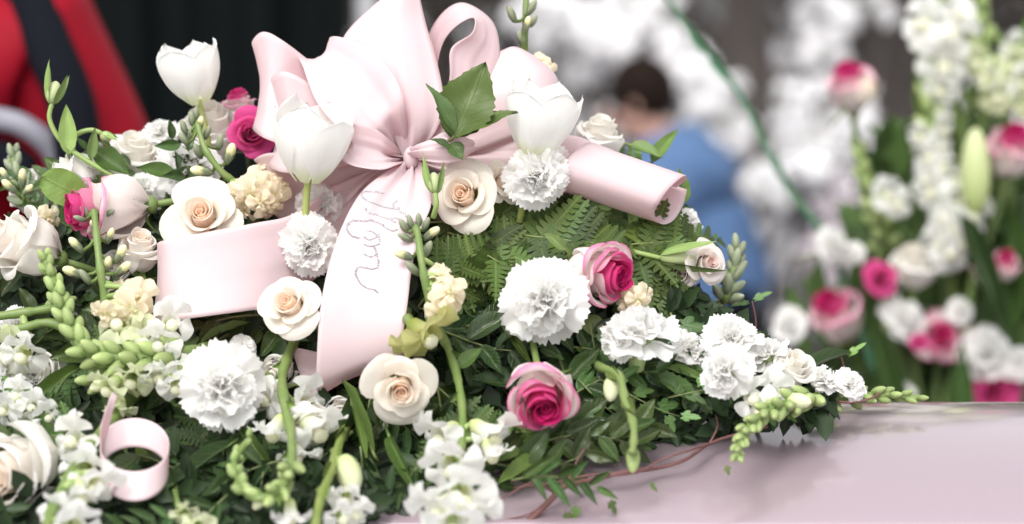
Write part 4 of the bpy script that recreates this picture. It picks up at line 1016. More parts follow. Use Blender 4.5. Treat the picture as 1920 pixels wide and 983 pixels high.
# stocks -----------------------------------------------------------
GK = 'cream stock flowers in the spray'
def cluster(cx, cy, rx, ry, n, size, seed):
    rng = random.Random(seed); out = []
    n = max(3, int(n * .85)); size *= 1.08
    for k in range(n):
        a = k * 2.4 + rng.uniform(-.4, .4); r = math.sqrt((k + .5) / n) * 1.12; x, y = math.cos(a) * r, math.sin(a) * r
        out.append((cx + x * rx, cy + y * ry, size * rng.uniform(.85, 1.15), (x * .9 + rng.uniform(-.4, .4), -y * .9 + rng.uniform(-.3, .5), 1 - .45 * r), -.006 - .022 * (1 - r) + rng.uniform(-.006, .006)))
    return out
spike('stock', [(480, 420, .03), (460, 360, .01), (418, 325, -.01), (385, 280, -.02), (370, 232, -.02)], 'cream stock with a cluster of florets below the deep magenta rose', 'stock flower', GK, (.0036, .002),
      florets=cluster(482, 358, 58, 48, 20, 46, 1), singles=[(345, 240, 30, 'down', -.3, .9), (360, 225, 30, 'down', -.1, 1), (375, 235, 28, 'open', .2, .9), (388, 250, 30, 'down', .4, .9), (345, 262, 30, 'down', -.5, .7), (372, 285, 34, 'down', -.2, .5), (412, 268, 32, 'down', .2, 1), (430, 292, 40, 'open', .3, .8), (382, 322, 42, 'open', -.6, .1), (358, 250, 26, 'down', 0, 1), (368, 215, 26, 'down', 0, 1)],
      fmeshes=SFM, short='the stock cluster below the magenta rose', off=-.01, seed=21)
spike('stock', [(205, 600, .02), (195, 550, .0), (186, 490, -.015), (180, 430, -.02), (176, 395, -.02)], 'cream stock with a downy bud crown in front of the sideways pink rose', 'stock flower', GK, (.0036, .0022),
      florets=cluster(245, 560, 38, 48, 11, 48, 2) + cluster(195, 585, 18, 14, 3, 40, 3), singles=[(155, 395, 26, 'down', -.6, .8), (168, 385, 26, 'down', -.3, 1), (182, 382, 26, 'down', .1, 1), (196, 388, 26, 'down', .5, .9), (205, 400, 24, 'down', .8, .5), (150, 410, 24, 'down', -.9, .3), (176, 424, 24, 'open', -.1, .3), (145, 462, 34, 'open', -.6, .7), (142, 512, 40, 'open', -.8, .3), (205, 445, 30, 'open', .4, .9), (224, 480, 38, 'open', .5, .8), (228, 505, 36, 'open', .6, .4), (200, 500, 32, 'open', .3, .9), (160, 520, 34, 'down', -.5, .7), (162, 400, 24, 'down', -.2, 1), (190, 405, 24, 'down', .3, 1)],
      fmeshes=SFM, short='the downy stock on the left', off=-.035, seed=22)
spike('stock', [(808, 640, .03), (805, 570, .0), (792, 500, -.02), (784, 445, -.025), (780, 425, -.025)], 'cream stock with grey-green buds leaning over the right edge of the lettered ribbon', 'stock flower', GK, (.0034, .0022),
      florets=cluster(836, 560, 34, 44, 9, 46, 4) + cluster(818, 515, 22, 22, 4, 34, 8) + [(852, 545, 52, (.5, .3, .9), -.035)],
      singles=[(758, 425, 32, 'down', -.5, .8), (770, 418, 30, 'down', -.3, 1), (785, 415, 30, 'down', .0, 1), (798, 422, 30, 'down', .4, .9), (760, 446, 30, 'down', -.8, .4), (778, 436, 26, 'down', 0, .6), (806, 440, 36, 'open', .7, .5), (800, 470, 38, 'down', .4, .8), (760, 480, 36, 'open', -.9, .3), (775, 505, 36, 'down', -.6, .6), (800, 530, 34, 'down', .3, .9)], fmeshes=SFM, short='the stock beside the lettered ribbon', off=-.05, seed=23)
spike('stock', [(1000, 200, .03), (985, 110, .02), (985, 40, .01), (988, -20, .01)], 'tall stock with cream florets and green buds rising behind the right tulip', 'stock flower', GK, (.0036, .0022),
      florets=cluster(1015, 125, 24, 24, 7, 40, 5), singles=[(960, 28, 34, 'down', -.4, .9), (996, 15, 34, 'down', .5, .8), (988, 48, 28, 'open', .2, .9), (975, 72, 26, 'down', -.3, .9), (1000, 40, 26, 'down', .4, .8)], fmeshes=SFM, short='the tall stock behind the right tulip', seed=24)
spike('stock', [(1210, 640, .05), (1200, 600, .04), (1190, 570, .03)], 'cream stock cluster peeking out below the pink rose under the ferns', 'stock flower', GK, (.003, .002), florets=cluster(1192, 562, 34, 34, 10, 34, 6), fmeshes=SFM, seed=25)
spike('stock', [(1360, 560, .06), (1375, 510, .06), (1382, 470, .06)], 'grey-green stock buds standing at the right beyond the blush roses', 'stock flower', GK, (.0036, .002), buds=[(.4, 1, 18, 34, 26, 'down')], off=.03, short='the grey-green buds on the right', seed=26)
spike('stock', [(70, 420, .03), (45, 370, .02), (30, 320, .02), (24, 290, .02)], 'stock with round yellow-green buds near the left edge, above the side-facing roses', 'stock flower', GK, (.004, .0026), buds=[(.55, 1, 14, 30, 22, 'down')], singles=[(20, 352, 34, 'open', -.5, .5), (42, 338, 36, 'open', .1, .9), (50, 358, 28, 'open', .6, .5), (10, 330, 28, 'open', -.5, .9)], florets=cluster(80, 410, 34, 20, 5, 40, 7), fmeshes=SFM, off=.03, seed=27)
spike('stock', [(650, 400, .04), (640, 375, .02), (634, 350, .01)], 'small cluster of green buds between the central tulip and the lettered ribbon', 'stock flower', GK, (.003, .002), buds=[(.2, 1, 7, 26, 22, 'open')], off=.0, seed=28)
spike('daffodil', [(760, 590, .03), (770, 605, .0), (785, 612, -.01)], 'yellow-green trumpet flower against the right edge of the lettered ribbon', 'trumpet flower', None, (.004, .003), florets=[(800, 622, 74, (.75, -.35, .5)), (772, 640, 56, (.2, -.6, .7), .0)], fmeshes=[snap_floret(40, (0.34, 0.40, 0.08), (0.60, 0.60, 0.26))], off=-.045, seed=29, short='the yellow-green trumpet flower')

# ------------------------------------------------------------------ single leaves, sprigs and buds that can be told apart
def leaf_px(parent, key, a, b, width, col, nrm=(0, 0, 1), idx=0, nm='leaf'):
    """a, b = (px, py, depth) of base and tip"""
    A, B = V(*a), V(*b); ax = B - A; L = ax.length; wd = width * S
    inv = Matrix.Translation(-parent.location)
    o = link(nm, LEAFM[key][idx % len(LEAFM[key])], parent, inv @ frame_y(A, ax, vd(*nrm), (wd, L, L))); setcol(o, col); return o
def twig(parent, pts, rad, col, nm='stem', sides=7, mat='stem'):
    b = MB(); q = catmull([V(*p) for p in pts], 7); n = len(q)
    b.tube(q, [lerp(rad[0], rad[1], i / (n - 1)) for i in range(n)], sides)
    o = build(b, nm, M[mat], parent, Matrix.Translation(-parent.location)); setcol(o, col); return o
OLIVE = (0.105, 0.165, 0.035)
rs = root('rose_leaf_sprig', Matrix.Translation(V(820, 268, -.03)), 'sprig of five olive green rose leaves standing in front of the bow', 'leaf sprig')
twig(rs, [(812, 290, -.01), (822, 272, -.03), (846, 262, -.045), (852, 255, -.05)], (.0016, .0012), (0.16, 0.14, 0.06))
leaf_px(rs, 'serr', (853, 258, -.05), (911, 111, -.045), 112, OLIVE, (-.12, .1, 1), 0)
leaf_px(rs, 'serr', (852, 250, -.05), (803, 153, -.06), 34, (0.10, 0.17, 0.06), (.5, .1, .6), 1)
leaf_px(rs, 'serr', (856, 260, -.05), (969, 203, -.06), 50, (0.13, 0.20, 0.045), (.1, .8, .7), 0)
leaf_px(rs, 'serr', (848, 260, -.045), (838, 190, -.03), 40, (0.07, 0.13, 0.03), (.2, 0, 1), 1)
leaf_px(rs, 'serr', (846, 268, -.045), (868, 300, -.05), 34, (0.06, 0.11, 0.03), (0, .5, 1), 0)
leaf_px(rs, 'serr', (846, 280, -.045), (806, 258, -.05), 22, (0.07, 0.12, 0.05), (.2, .7, .6), 1)
LAND.append((870, 220, 'the rose leaf sprig'))
def single_leaf(key, a, b, width, col, label, nrm=(0, .3, 1), idx=0, name='leaf_spray'):
    r = root(name, Matrix.Translation(V(*a)), label, 'leaf'); leaf_px(r, key, a, b, width, col, nrm, idx)
    q = V(*a).lerp(V(*b), -.12); bb = MB(); bb.tube([q + VW * .01, V(*a), V(*a).lerp(V(*b), .1)], [.0012, .0012, .0006], 5)
    o = build(bb, 'stalk', M['stem'], r, Matrix.Translation(-r.location)); setcol(o, STEMG); return r
single_leaf('round', (158, 372, -.03), (76, 330, -.04), 66, (0.17, 0.27, 0.06), 'round pale green leaf above the sideways pink rose', (.1, .1, 1))
single_leaf('ovate', (180, 285, .01), (242, 330, .0), 48, (0.055, 0.11, 0.02), 'dark pointed leaf under the white rose against the dark', (0, .5, 1))
single_leaf('ovate', (330, 330, .01), (255, 318, .0), 36, (0.09, 0.17, 0.04), 'mid green leaf beside the carnation above the left ribbon tail', (0, .6, 1))
single_leaf('blade', (1222, 305, .07), (1272, 246, .07), 26, (0.20, 0.33, 0.09), 'bright pointed green leaf standing above the right ribbon tail', (-.3, .3, 1)) if 'blade' in LEAFM else single_leaf('lance', (1222, 305, .07), (1272, 246, .07), 30, (0.20, 0.33, 0.09), 'bright pointed green leaf standing above the right ribbon tail', (-.3, .3, 1))
single_leaf('lance', (1180, 272, .07), (1240, 300, .06), 34, (0.17, 0.28, 0.07), 'bright green leaf lying along the top of the right ribbon tail', (0, .8, .6))
single_leaf('lance', (1278, 385, .03), (1276, 312, .03), 30, (0.15, 0.25, 0.05), 'narrow green leaf curling round the rolled end of the right ribbon', (.7, 0, .7), 1)
single_leaf('strap', (1448, 722, -.03), (1605, 650, .0), 26, (0.075, 0.12, 0.055), 'long dark strap leaf pointing up right over the smooth white rose', (-.2, .6, .8), 0, 'strap_leaf')
single_leaf('strap', (1500, 752, -.01), (1622, 698, .0), 18, (0.075, 0.125, 0.055), 'shorter strap leaf under the long one at the right', (0, .6, .8), 1, 'strap_leaf')
single_leaf('lance', (1505, 765, -.02), (1612, 738, -.01), 24, (0.07, 0.12, 0.05), 'strap leaf lying flat on the casket edge at the right', (0, .8, .7), 0, 'strap_leaf')
for a, b, wd, lb in (((438, 830, -.14), (262, 962, -.19), 30, 'broad dark strap leaf sloping down left, right of the ribbon curl'), ((460, 862, -.15), (355, 1000, -.2), 26, 'dark strap leaf just right of the broad sloping one'),
                     ((470, 780, -.12), (432, 880, -.15), 34, 'short folded strap leaf under the large carnation on the lower left'), ((482, 880, -.14), (400, 1010, -.21), 26, 'dark strap leaf at the bottom beside the J-shaped snapdragon'),
                     ((700, 730, -.06), (600, 900, -.16), 20, 'long strap leaf running down under the cream rose below the ribbon'), ((80, 870, -.14), (5, 985, -.2), 34, 'bright strap leaf in the bottom left corner'),
                     ((420, 560, .0), (330, 600, -.03), 14, 'thin strap leaf under the plain ribbon tail')):
    single_leaf('strap', a, b, wd, (0.045, 0.085, 0.032) if 'bright' not in lb else (.2, .28, .08), lb, (-.3, .4, .8), len(lb) % 2, 'strap_leaf')
rl = random.Random(12)
for a, b, wd, cc, lb in (((520, 900, -.16), (420, 760, -.12), 18, (.10, .16, .045), 'mid green strap leaf standing between the strap leaves and the J-shaped snapdragon'), ((700, 850, -.15), (640, 700, -.09), 16, (.12, .19, .05), 'slender bright leaf rising left of the cream rose below the ribbon'),
    ((660, 760, -.11), (690, 870, -.15), 15, (.15, .23, .06), 'small curved pale leaf hanging under the ribbon fold'), ((730, 820, -.14), (790, 940, -.19), 22, (.08, .14, .035), 'leaf pointing down right, below the cream rose under the lettered ribbon'),
    ((985, 850, -.15), (905, 880, -.17), 30, (.13, .21, .05), 'light green leaf beside the hanging white snapdragon, right side'), ((1010, 860, -.15), (930, 905, -.18), 34, (.16, .25, .06), 'pale toothed leaf over the casket left of the vine branch'),
    ((940, 600, -.06), (1000, 690, -.09), 16, (.14, .20, .05), 'narrow stem-like leaf running under the large central carnation'), ((1210, 700, -.09), (1340, 770, -.11), 38, (.05, .10, .028), 'wide dark leaf under the tipped-back carnation'),
    ((1250, 690, -.08), (1330, 720, -.08), 20, (.14, .22, .06), 'light leaf between the tipped-back carnation and the lower right carnation'), ((1150, 820, -.13), (1230, 790, -.13), 30, (.04, .08, .022), 'dark leaf crossing behind the hanging gladiolus stem'),
    ((150, 690, -.09), (30, 780, -.12), 24, (.11, .18, .04), 'mid green leaf slanting down to the left edge above the large rose'), ((330, 760, -.12), (240, 720, -.09), 30, (.06, .11, .03), 'dark leaf above the narrow ribbon curl'), ((200, 930, -.2), (120, 1000, -.24), 28, (.13, .2, .05), 'bright leaf at the bottom left under the corner snapdragon'),
    ((860, 690, -.1), (905, 655, -.1), 30, (.10, .17, .05), 'small pointed leaf on the stem of the hanging snapdragon'), ((380, 640, -.06), (470, 600, -.05), 18, (.10, .15, .035), 'olive leaf in the shadow under the plain ribbon tail')):
    single_leaf('strap' if wd < 20 else ('lance' if wd < 31 else 'serr'), a, b, wd, cc, lb, (rl.uniform(-.5, .5), .5, .8), 0, 'long_leaf')
single_leaf('ovate', (1100, 590, -.05), (1120, 640, -.06), 44, (.24, .30, .12), 'pale green leaf between the central carnation and the tipped-back one', (.2, .3, 1))
single_leaf('lance', (1060, 470, -.05), (1018, 430, -.05), 20, (.25, .36, .12), 'pale pointed leaf standing above the central carnation', (0, .3, 1), 2)
single_leaf('gloss', (960, 720, -.07), (878, 712, -.08), 36, (.03, .07, .02), 'single dark glossy leaf left of the pink and white rose', (0, .7, .8))
def rosebud(label, stem, tip, size, seps=4, nm='rosebud'):
    r = root(nm, Matrix.Translation(V(*stem[0])), label, 'flower bud', 'green rosebuds in the spray')
    twig(r, stem, (.0022, .0018), (0.24, 0.34, 0.10))
    A, B = V(*stem[-1]), V(*tip); ax = B - A; L = ax.length; inv = Matrix.Translation(-r.location)
    b = MB(); b.blob(A.lerp(B, .38), (size * S * .5, L * .40), ax, 10, 8, (0.30, 0.40, 0.14), (0.62, 0.66, 0.40), .5); o = build(b, 'bud', M['bud'], r, inv)
    for k in range(seps):
        a = k * 2 * PI / seps; x = ax.orthogonal().normalized(); y = ax.normalized().cross(x); out = x * math.cos(a) + y * math.sin(a)
        m = frame_y(A + out * size * S * .25, ax + out * L * (.28 + .1 * (k % 2)), out, (size * S * .55, L * (1.1 + .25 * (k % 3)), L * .4))
        s_ = link('sepal', LEAFM['lance'][k % 3], r, inv @ m); setcol(s_, (0.22, 0.32, 0.10))
    return r
spike('snapdragon', [(70, 800, .04), (40, 770, .01), (20, 740, .0)], 'little white snapdragon above the large cream rose at the left edge', 'snapdragon', GS, (.003, .002), florets=[(35, 740, 46, (-.3, .4, .8)), (60, 760, 44, (.3, .2, .9)), (12, 765, 46, (-.5, .0, .8)), (85, 780, 40, (.5, .2, .8))], off=.0, seed=41)
spike('snapdragon', [(330, 900, .04), (330, 930, .01), (345, 985, .0)], 'little greenish white snapdragon in the shade right of the ribbon curl', 'snapdragon', GS, (.003, .002), florets=[(345, 960, 40, (.2, -.4, .9)), (372, 985, 44, (.4, -.2, .8))], fmeshes=GFM, off=.01, seed=42)
spike('snapdragon', [(660, 900, .04), (650, 930, .01), (640, 990, .0)], 'white snapdragon florets at the bottom centre beside the yellow-green stalk', 'snapdragon', GS, (.003, .002), florets=[(650, 930, 48, (.1, -.4, .9)), (640, 965, 50, (.3, -.2, .9)), (668, 960, 40, (.6, -.2, .8))], off=.0, seed=43)
rosebud('green rosebud on a slanting stem in front of the blush rose on the right', [(1148, 462, -.01), (1195, 474, -.02), (1238, 484, -.02)], (1322, 482, -.02), 34)
rosebud('slim green rosebud standing between the ribbon tail and the open cream rose', [(812, 408, -.06), (818, 385, -.065), (816, 362, -.065)], (812, 312, -.06), 26)
rosebud('green bud high on a curling stem against the red jacket', [(222, 335, .0), (160, 300, .0), (115, 265, .0), (93, 225, .0), (97, 195, .0)], (108, 140, .0), 30)
rosebud('green bud arching over to the right against the red jacket', [(135, 290, .01), (142, 255, .01), (170, 244, .01), (190, 250, .01)], (212, 268, .01), 22)
single_leaf('lance', (128, 290, .0), (124, 198, .0), 34, (0.30, 0.42, 0.14), 'pale pointed sepal leaf standing between the two curling buds', (.2, 0, 1))
single_leaf('lance', (170, 300, .0), (178, 240, .0), 20, (0.26, 0.38, 0.13), 'narrow pale leaf under the arching bud at the left', (.2, 0, 1))

# vine branch lying on the lid --------------------------------------
vb = root('vine_branch', Matrix.Translation(lidpt(1330, 832)), 'bare reddish-brown vine branch lying on the casket lid', 'branch')
LP = lambda px, py, h: (lambda q: (px, py, (q - CAM).dot(VW) - FD))(lidpt(px, py, h))
vpts = [(1440, 800, .02), (1380, 815, .014), (1330, 832, .012), (1285, 862, .014), (1230, 878, .010), (1170, 886, .016), (1110, 900, .012), (1060, 912, .016), (1035, 935, .014), (1005, 965, .012), (970, 992, .01)]
twig(vb, [LP(*p) for p in vpts], (.0009, .0024), (1, 1, 1), 'twig', 8, 'bark')
for q in ([(1330, 832, .014), (1290, 845, .022), (1240, 862, .018), (1200, 885, .014), (1150, 893, .02)], [(1060, 912, .012), (1075, 880, .02), (1090, 850, .03), (1110, 830, .03)], [(1170, 886, .012), (1100, 892, .022), (1040, 905, .014), (960, 915, .01)],
          [(1040, 925, .012), (1000, 905, .025), (950, 930, .02), (900, 955, .012)], [(1060, 905, .014), (1000, 960, .02), (940, 975, .012)], [(1330, 832, .012), (1345, 800, .02), (1340, 770, .02)]):
    twig(vb, [LP(*p) for p in q], (.0009, .0005), (1, 1, 1), 'twig', 6, 'bark')
for (px, py, s_, an, cc) in ((930, 950, 46, 200, (.13, .22, .05)), (1040, 880, 38, 80, (.12, .20, .05)), (1085, 945, 34, 250, (.12, .2, .06)), (1140, 935, 34, 300, (.13, .2, .06)), (1215, 905, 26, 320, (.16, .25, .08)), (1065, 955, 30, 270, (.2, .27, .08)), (1360, 870, 24, 290, (.22, .28, .1))):
    a = LP(px, py, .02); b = LP(px + s_ * math.cos(R_(an)), py - s_ * math.sin(R_(an)), .012)
    leaf_px(vb, 'ivy', a, b, s_ * 1.0, cc, (0, .8, .8), px)
LAND.append((1200, 885, 'the vine branch'))
vt = root('vine_tendril', Matrix.Translation(V(1560, 720, .02)), 'thin curling vine tendril with small green leaves at the right end of the spray', 'tendril')
twig(vt, [(1560, 655, .0), (1575, 665, .0), (1585, 700, .0), (1600, 740, -.01), (1620, 752, -.01), (1640, 742, -.01)], (.0009, .0009), (1, 1, 1), 'tendril', 6, 'bark')
twig(vt, [(1520, 742, -.01), (1550, 748, -.015), (1590, 755, -.02), (1625, 750, -.02), (1650, 738, -.01)], (.001, .0008), (1, 1, 1), 'tendril', 6, 'bark')
twig(vt, [(1570, 735, -.01), (1590, 720, -.02), (1610, 722, -.02), (1612, 745, -.02), (1590, 752, -.02)], (.0007, .0006), (1, 1, 1), 'tendril', 6, 'bark')
leaf_px(vt, 'ivy', (1585, 672, .0), (1624, 640, .0), 30, (.15, .26, .07), (0, .7, .7)); leaf_px(vt, 'ivy', (1600, 720, -.01), (1605, 752, -.015), 36, (.20, .32, .06), (.2, .2, 1)); leaf_px(vt, 'ivy', (1545, 700, .0), (1520, 735, -.01), 44, (.09, .16, .04), (0, .6, .8))
iv = root('ivy_shoot', Matrix.Translation(V(1416, 640, .03)), 'small upright ivy stem with one spreading leaf above the right carnations', 'ivy')
twig(iv, [(1416, 640, .03), (1417, 600, .03), (1410, 565, .03)], (.0007, .0005), (1, 1, 1), 'tendril', 6, 'bark')
leaf_px(iv, 'ivy', (1408, 566, .03), (1448, 545, .03), 34, (.10, .2, .07), (0, .7, .7)); leaf_px(iv, 'ivy', (1410, 566, .03), (1370, 572, .03), 30, (.09, .18, .06), (0, .7, .7), 1)
br = root('bare_twig', Matrix.Translation(V(1260, 560, .03)), 'dark bare twig bridging the gap over the blue clothing at the right', 'twig')
twig(br, [(1240, 556, .03), (1290, 562, .03), (1330, 585, .03), (1350, 592, .03)], (.0014, .001), (1, 1, 1), 'twig', 6, 'bark')
twig(br, [(1285, 592, .02), (1320, 590, .02), (1350, 598, .02)], (.0024, .002), (0.10, .17, .05), 'stem')

# ------------------------------------------------------------------ greenery
zones = [  # (kind, polygon box px0,py0,px1,py1, count, length px, off, colour)
    ('lace', (850, 400, 1290, 540), 15, 170, .005, MIDG), ('lace', (860, 440, 1000, 600), 5, 150, .0, MIDG),
    ('ruscus', (770, 570, 1000, 720), 8, 200, .02, (.022, .05, .018)), ('ruscus', (640, 740, 1120, 900), 10, 225, .015, DKG),
    ('ruscus', (1060, 660, 1330, 800), 9, 180, .01, (.045, .10, .03)), ('ivy', (1100, 640, 1330, 830), 7, 150, .0, (.08, .16, .045)),
    ('narrow', (640, 760, 1060, 930), 10, 140, .005, (.05, .10, .03)), ('lace', (780, 800, 1050, 900), 6, 120, .0, (.07, .13, .03)),
    ('lace', (-20, 640, 340, 850), 10, 170, .015, (.06, .12, .03)), ('ruscus', (0, 500, 340, 700), 6, 200, .03, DKG), ('ruscus', (230, 600, 560, 720), 8, 200, .03, DKG),
    ('lace', (330, 780, 640, 960), 7, 150, .02, (.05, .10, .03)), ('ruscus', (300, 760, 700, 990), 9, 220, .03, (.03, .065, .02)), ('narrow', (250, 850, 700, 1000), 8, 150, .01, (.05, .1, .035)),
    ('ruscus', (0, 850, 300, 1000), 5, 210, .02, DKG), ('ruscus', (1210, 630, 1400, 750), 6, 100, .03, (.06, .12, .035)), ('ivy', (1330, 700, 1560, 770), 6, 90, .02, (.10, .19, .05)),
    ('ruscus', (60, 300, 420, 470), 9, 130, .05, (.05, .10, .03)), ('ruscus', (600, 300, 860, 500), 5, 120, .05, DKG), ('sword', (1080, 385, 1180, 400), 3, 120, -.02, (.12, .20, .05)), ('sword', (1130, 280, 1240, 300), 2, 90, .06, (.16, .27, .07)),
    ('lace', (1120, 410, 1270, 520), 6, 130, .02, MIDG)]
HEADS = {'lace': (['green feathery fern frond', 'lacy fern frond', 'finely cut fern frond', 'toothed fern frond'], 'fern frond', 'fern fronds in the spray'),
         'sword': (['fern with small rounded leaflets', 'ladder-like fern frond'], 'fern frond', 'fern fronds in the spray'),
         'ruscus': (['glossy dark leaf sprig', 'dark oval-leaved sprig', 'shaded sprig of oval leaves', 'deep green leaf sprig'], 'leaf sprig', 'leaf sprigs in the spray'),
         'narrow': (['narrow-leaved green sprig', 'sprig of slender leaves', 'willowy leaf sprig'], 'leaf sprig', 'leaf sprigs in the spray'),
         'ivy': (['trailing ivy sprig', 'ivy with lobed leaves', 'sprig of lobed ivy leaves'], 'ivy', 'ivy sprigs in the spray')}
PRO = {'lace': FP, 'sword': FP2, **SP}
rng = random.Random(77); cnt = 0
for kind, (xa, ya, xb, yb), n, length, off, colr in zones:
    k = 0; cols_ = max(1, round(math.sqrt(n * (xb - xa) / max(1, yb - ya)))); rows = math.ceil(n / cols_)
    for j in range(rows):
        for i in range(cols_):
            if k >= n: break
            k += 1; cnt += 1; offx = .0
            px = lerp(xa, xb, (i + rng.uniform(.2, .8)) / cols_); py = lerp(ya, yb, (j + rng.uniform(.2, .8)) / rows)
            base_ang = math.degrees(math.atan2(-(py - 480), (px - 760) * 1.0)) if kind != 'sword' else -85
            ang = base_ang + rng.uniform(-50, 50) * (1 if kind != 'sword' else .15)
            if px > 850 and py > 760: ang = rng.uniform(-60, 10)
            L = length * rng.uniform(.8, 1.2)
            # base sits back from the middle so that the sprig covers its own cell
            bx, by = px - math.cos(R_(ang)) * L * .45, py + math.sin(R_(ang)) * L * .45
            h, cat, grp = HEADS[kind]
            tx, ty = bx + math.cos(R_(ang)) * L, by - math.sin(R_(ang)) * L
            if kind != 'sword' and 1040 < tx < 1310 and ty < 425: ang = -25; bx, by = px - 60, py + 20
            offx = .05 if kind == 'lace' and max(bx, bx + math.cos(R_(ang)) * L) > 1195 and min(by, by - math.sin(R_(ang)) * L) < 440 else 0
            greenery(PRO[kind][cnt % len(PRO[kind])], bx, by, ang, L, h, cat, grp, off + offx + rng.uniform(-.008, .012), colr, cnt, (0, .45, 1), rng.uniform(-.2, .25))

# dark heart of the spray: moss block and the uncountable small leaves over it
core = []
CT = [(-170, 470), (0, 455), (150, 400), (350, 370), (560, 350), (800, 360), (1000, 400), (1160, 440), (1280, 540), (1380, 640), (1480, 710), (1560, 738)]
CB = [(-170, 1060), (0, 1050), (200, 1040), (500, 1030), (680, 985), (800, 930), (950, 880), (1080, 850), (1200, 830), (1320, 785), (1450, 762), (1560, 752)]
def interp(T, x):
    for i in range(len(T) - 1):
        if x <= T[i + 1][0]: a, b = T[i], T[i + 1]; return a[1] + (b[1] - a[1]) * (x - a[0]) / (b[0] - a[0])
    return T[-1][1]
mb = MB(); surf = []
def core_pt(px, a):
    t, b_ = interp(CT, px), interp(CB, px); m, h = (t + b_) / 2, (b_ - t) / 2
    py = m + h * math.cos(a)
    thick = min(.11, .00035 * h)
    front = D(py, .045 - .028 * ss(820, 930, py)); d = front + thick * (1 - math.sin(a)) * .55 if math.sin(a) >= 0 else front + thick * (.55 - 1.2 * math.sin(a))
    return V(px, py, d)
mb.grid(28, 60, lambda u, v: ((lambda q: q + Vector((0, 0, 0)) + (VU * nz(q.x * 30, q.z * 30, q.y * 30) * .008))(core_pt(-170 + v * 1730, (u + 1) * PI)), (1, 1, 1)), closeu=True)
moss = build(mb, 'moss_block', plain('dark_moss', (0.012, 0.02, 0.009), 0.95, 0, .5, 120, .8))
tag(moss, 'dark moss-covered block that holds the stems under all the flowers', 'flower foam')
mb = MB(); rng = random.Random(9)
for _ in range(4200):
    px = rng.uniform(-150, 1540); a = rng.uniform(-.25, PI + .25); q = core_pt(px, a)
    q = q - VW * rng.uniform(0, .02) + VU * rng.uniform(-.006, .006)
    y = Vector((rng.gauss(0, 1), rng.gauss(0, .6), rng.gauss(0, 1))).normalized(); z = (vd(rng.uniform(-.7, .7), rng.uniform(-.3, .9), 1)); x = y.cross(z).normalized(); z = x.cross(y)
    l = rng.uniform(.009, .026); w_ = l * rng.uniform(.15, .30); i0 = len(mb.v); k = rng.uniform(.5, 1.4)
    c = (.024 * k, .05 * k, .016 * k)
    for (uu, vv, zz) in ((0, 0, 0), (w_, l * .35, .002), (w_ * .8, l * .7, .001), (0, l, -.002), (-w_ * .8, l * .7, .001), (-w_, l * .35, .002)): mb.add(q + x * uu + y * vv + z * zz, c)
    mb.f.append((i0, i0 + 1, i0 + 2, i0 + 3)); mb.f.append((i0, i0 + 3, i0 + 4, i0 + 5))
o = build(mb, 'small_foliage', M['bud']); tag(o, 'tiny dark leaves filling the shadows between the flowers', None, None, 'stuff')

# ------------------------------------------------------------------ standing arrangement behind, on the right
AD = .92
GA = 'blurred flowers in the standing arrangement'
vz = V(1740, 800, AD)
stand = root('flower_stand', Matrix.Translation((vz.x, vz.y, 0)), 'flower urn on a pedestal holding the tall arrangement, behind the casket', 'urn')
mb = MB(); pr = [(.001, 0), (.16, 0), (.16, .03), (.06, .06), (.05, .60), (.09, .64), (.10, .66), (.15, .74), (.17, .84), (.16, .855), (.14, .84), (.001, .80)]
mb.grid(24, len(pr) - 1, lambda u, v: ((pr[round(v * (len(pr) - 1))][0] * math.cos(u * PI), pr[round(v * (len(pr) - 1))][0] * math.sin(u * PI), pr[round(v * (len(pr) - 1))][1]), (1, 1, 1)), closeu=True)
build(mb, 'urn', plain('stone_urn', (.3, .29, .28), .8), stand)
mb = MB(); rng = random.Random(31)
for _ in range(1500):
    px, py = rng.gauss(1760, 110), rng.uniform(300, 860); 
    if py < 560 and px < 1640: continue
    if px < 1500: continue
    p = V(px, py, AD + .06 + rng.uniform(0, .16)); y = vd(rng.gauss(0, .5), 1, rng.gauss(0, .4)); l = rng.uniform(.03, .08); w_ = l * .2; x = y.cross(vd(rng.uniform(-.6, .6), rng.uniform(-.4, .4), 1)).normalized(); i0 = len(mb.v); k = rng.uniform(.6, 1.6)
    for (uu, vv) in ((0, 0), (w_, l * .5), (0, l), (-w_, l * .5)): mb.add(p + x * uu + y * vv - VW * (.006 if uu else 0), (.06 * k, .11 * k, .028 * k))
    mb.f.append((i0, i0 + 1, i0 + 2, i0 + 3))
o = build(mb, 'arrangement_foliage', M['bud']); tag(o, 'soft green foliage filling the standing arrangement', None, None, 'stuff')
def arr_stem(r, px, py, d):
    b = MB(); b.tube([V(px, py, d + .01), V(lerp(px, 1740, .35), lerp(py, 840, .5), d + .05), V(1740, 880, d + .06)], [.003, .003, .003], 6)
    inv = r.matrix_world.inverted()
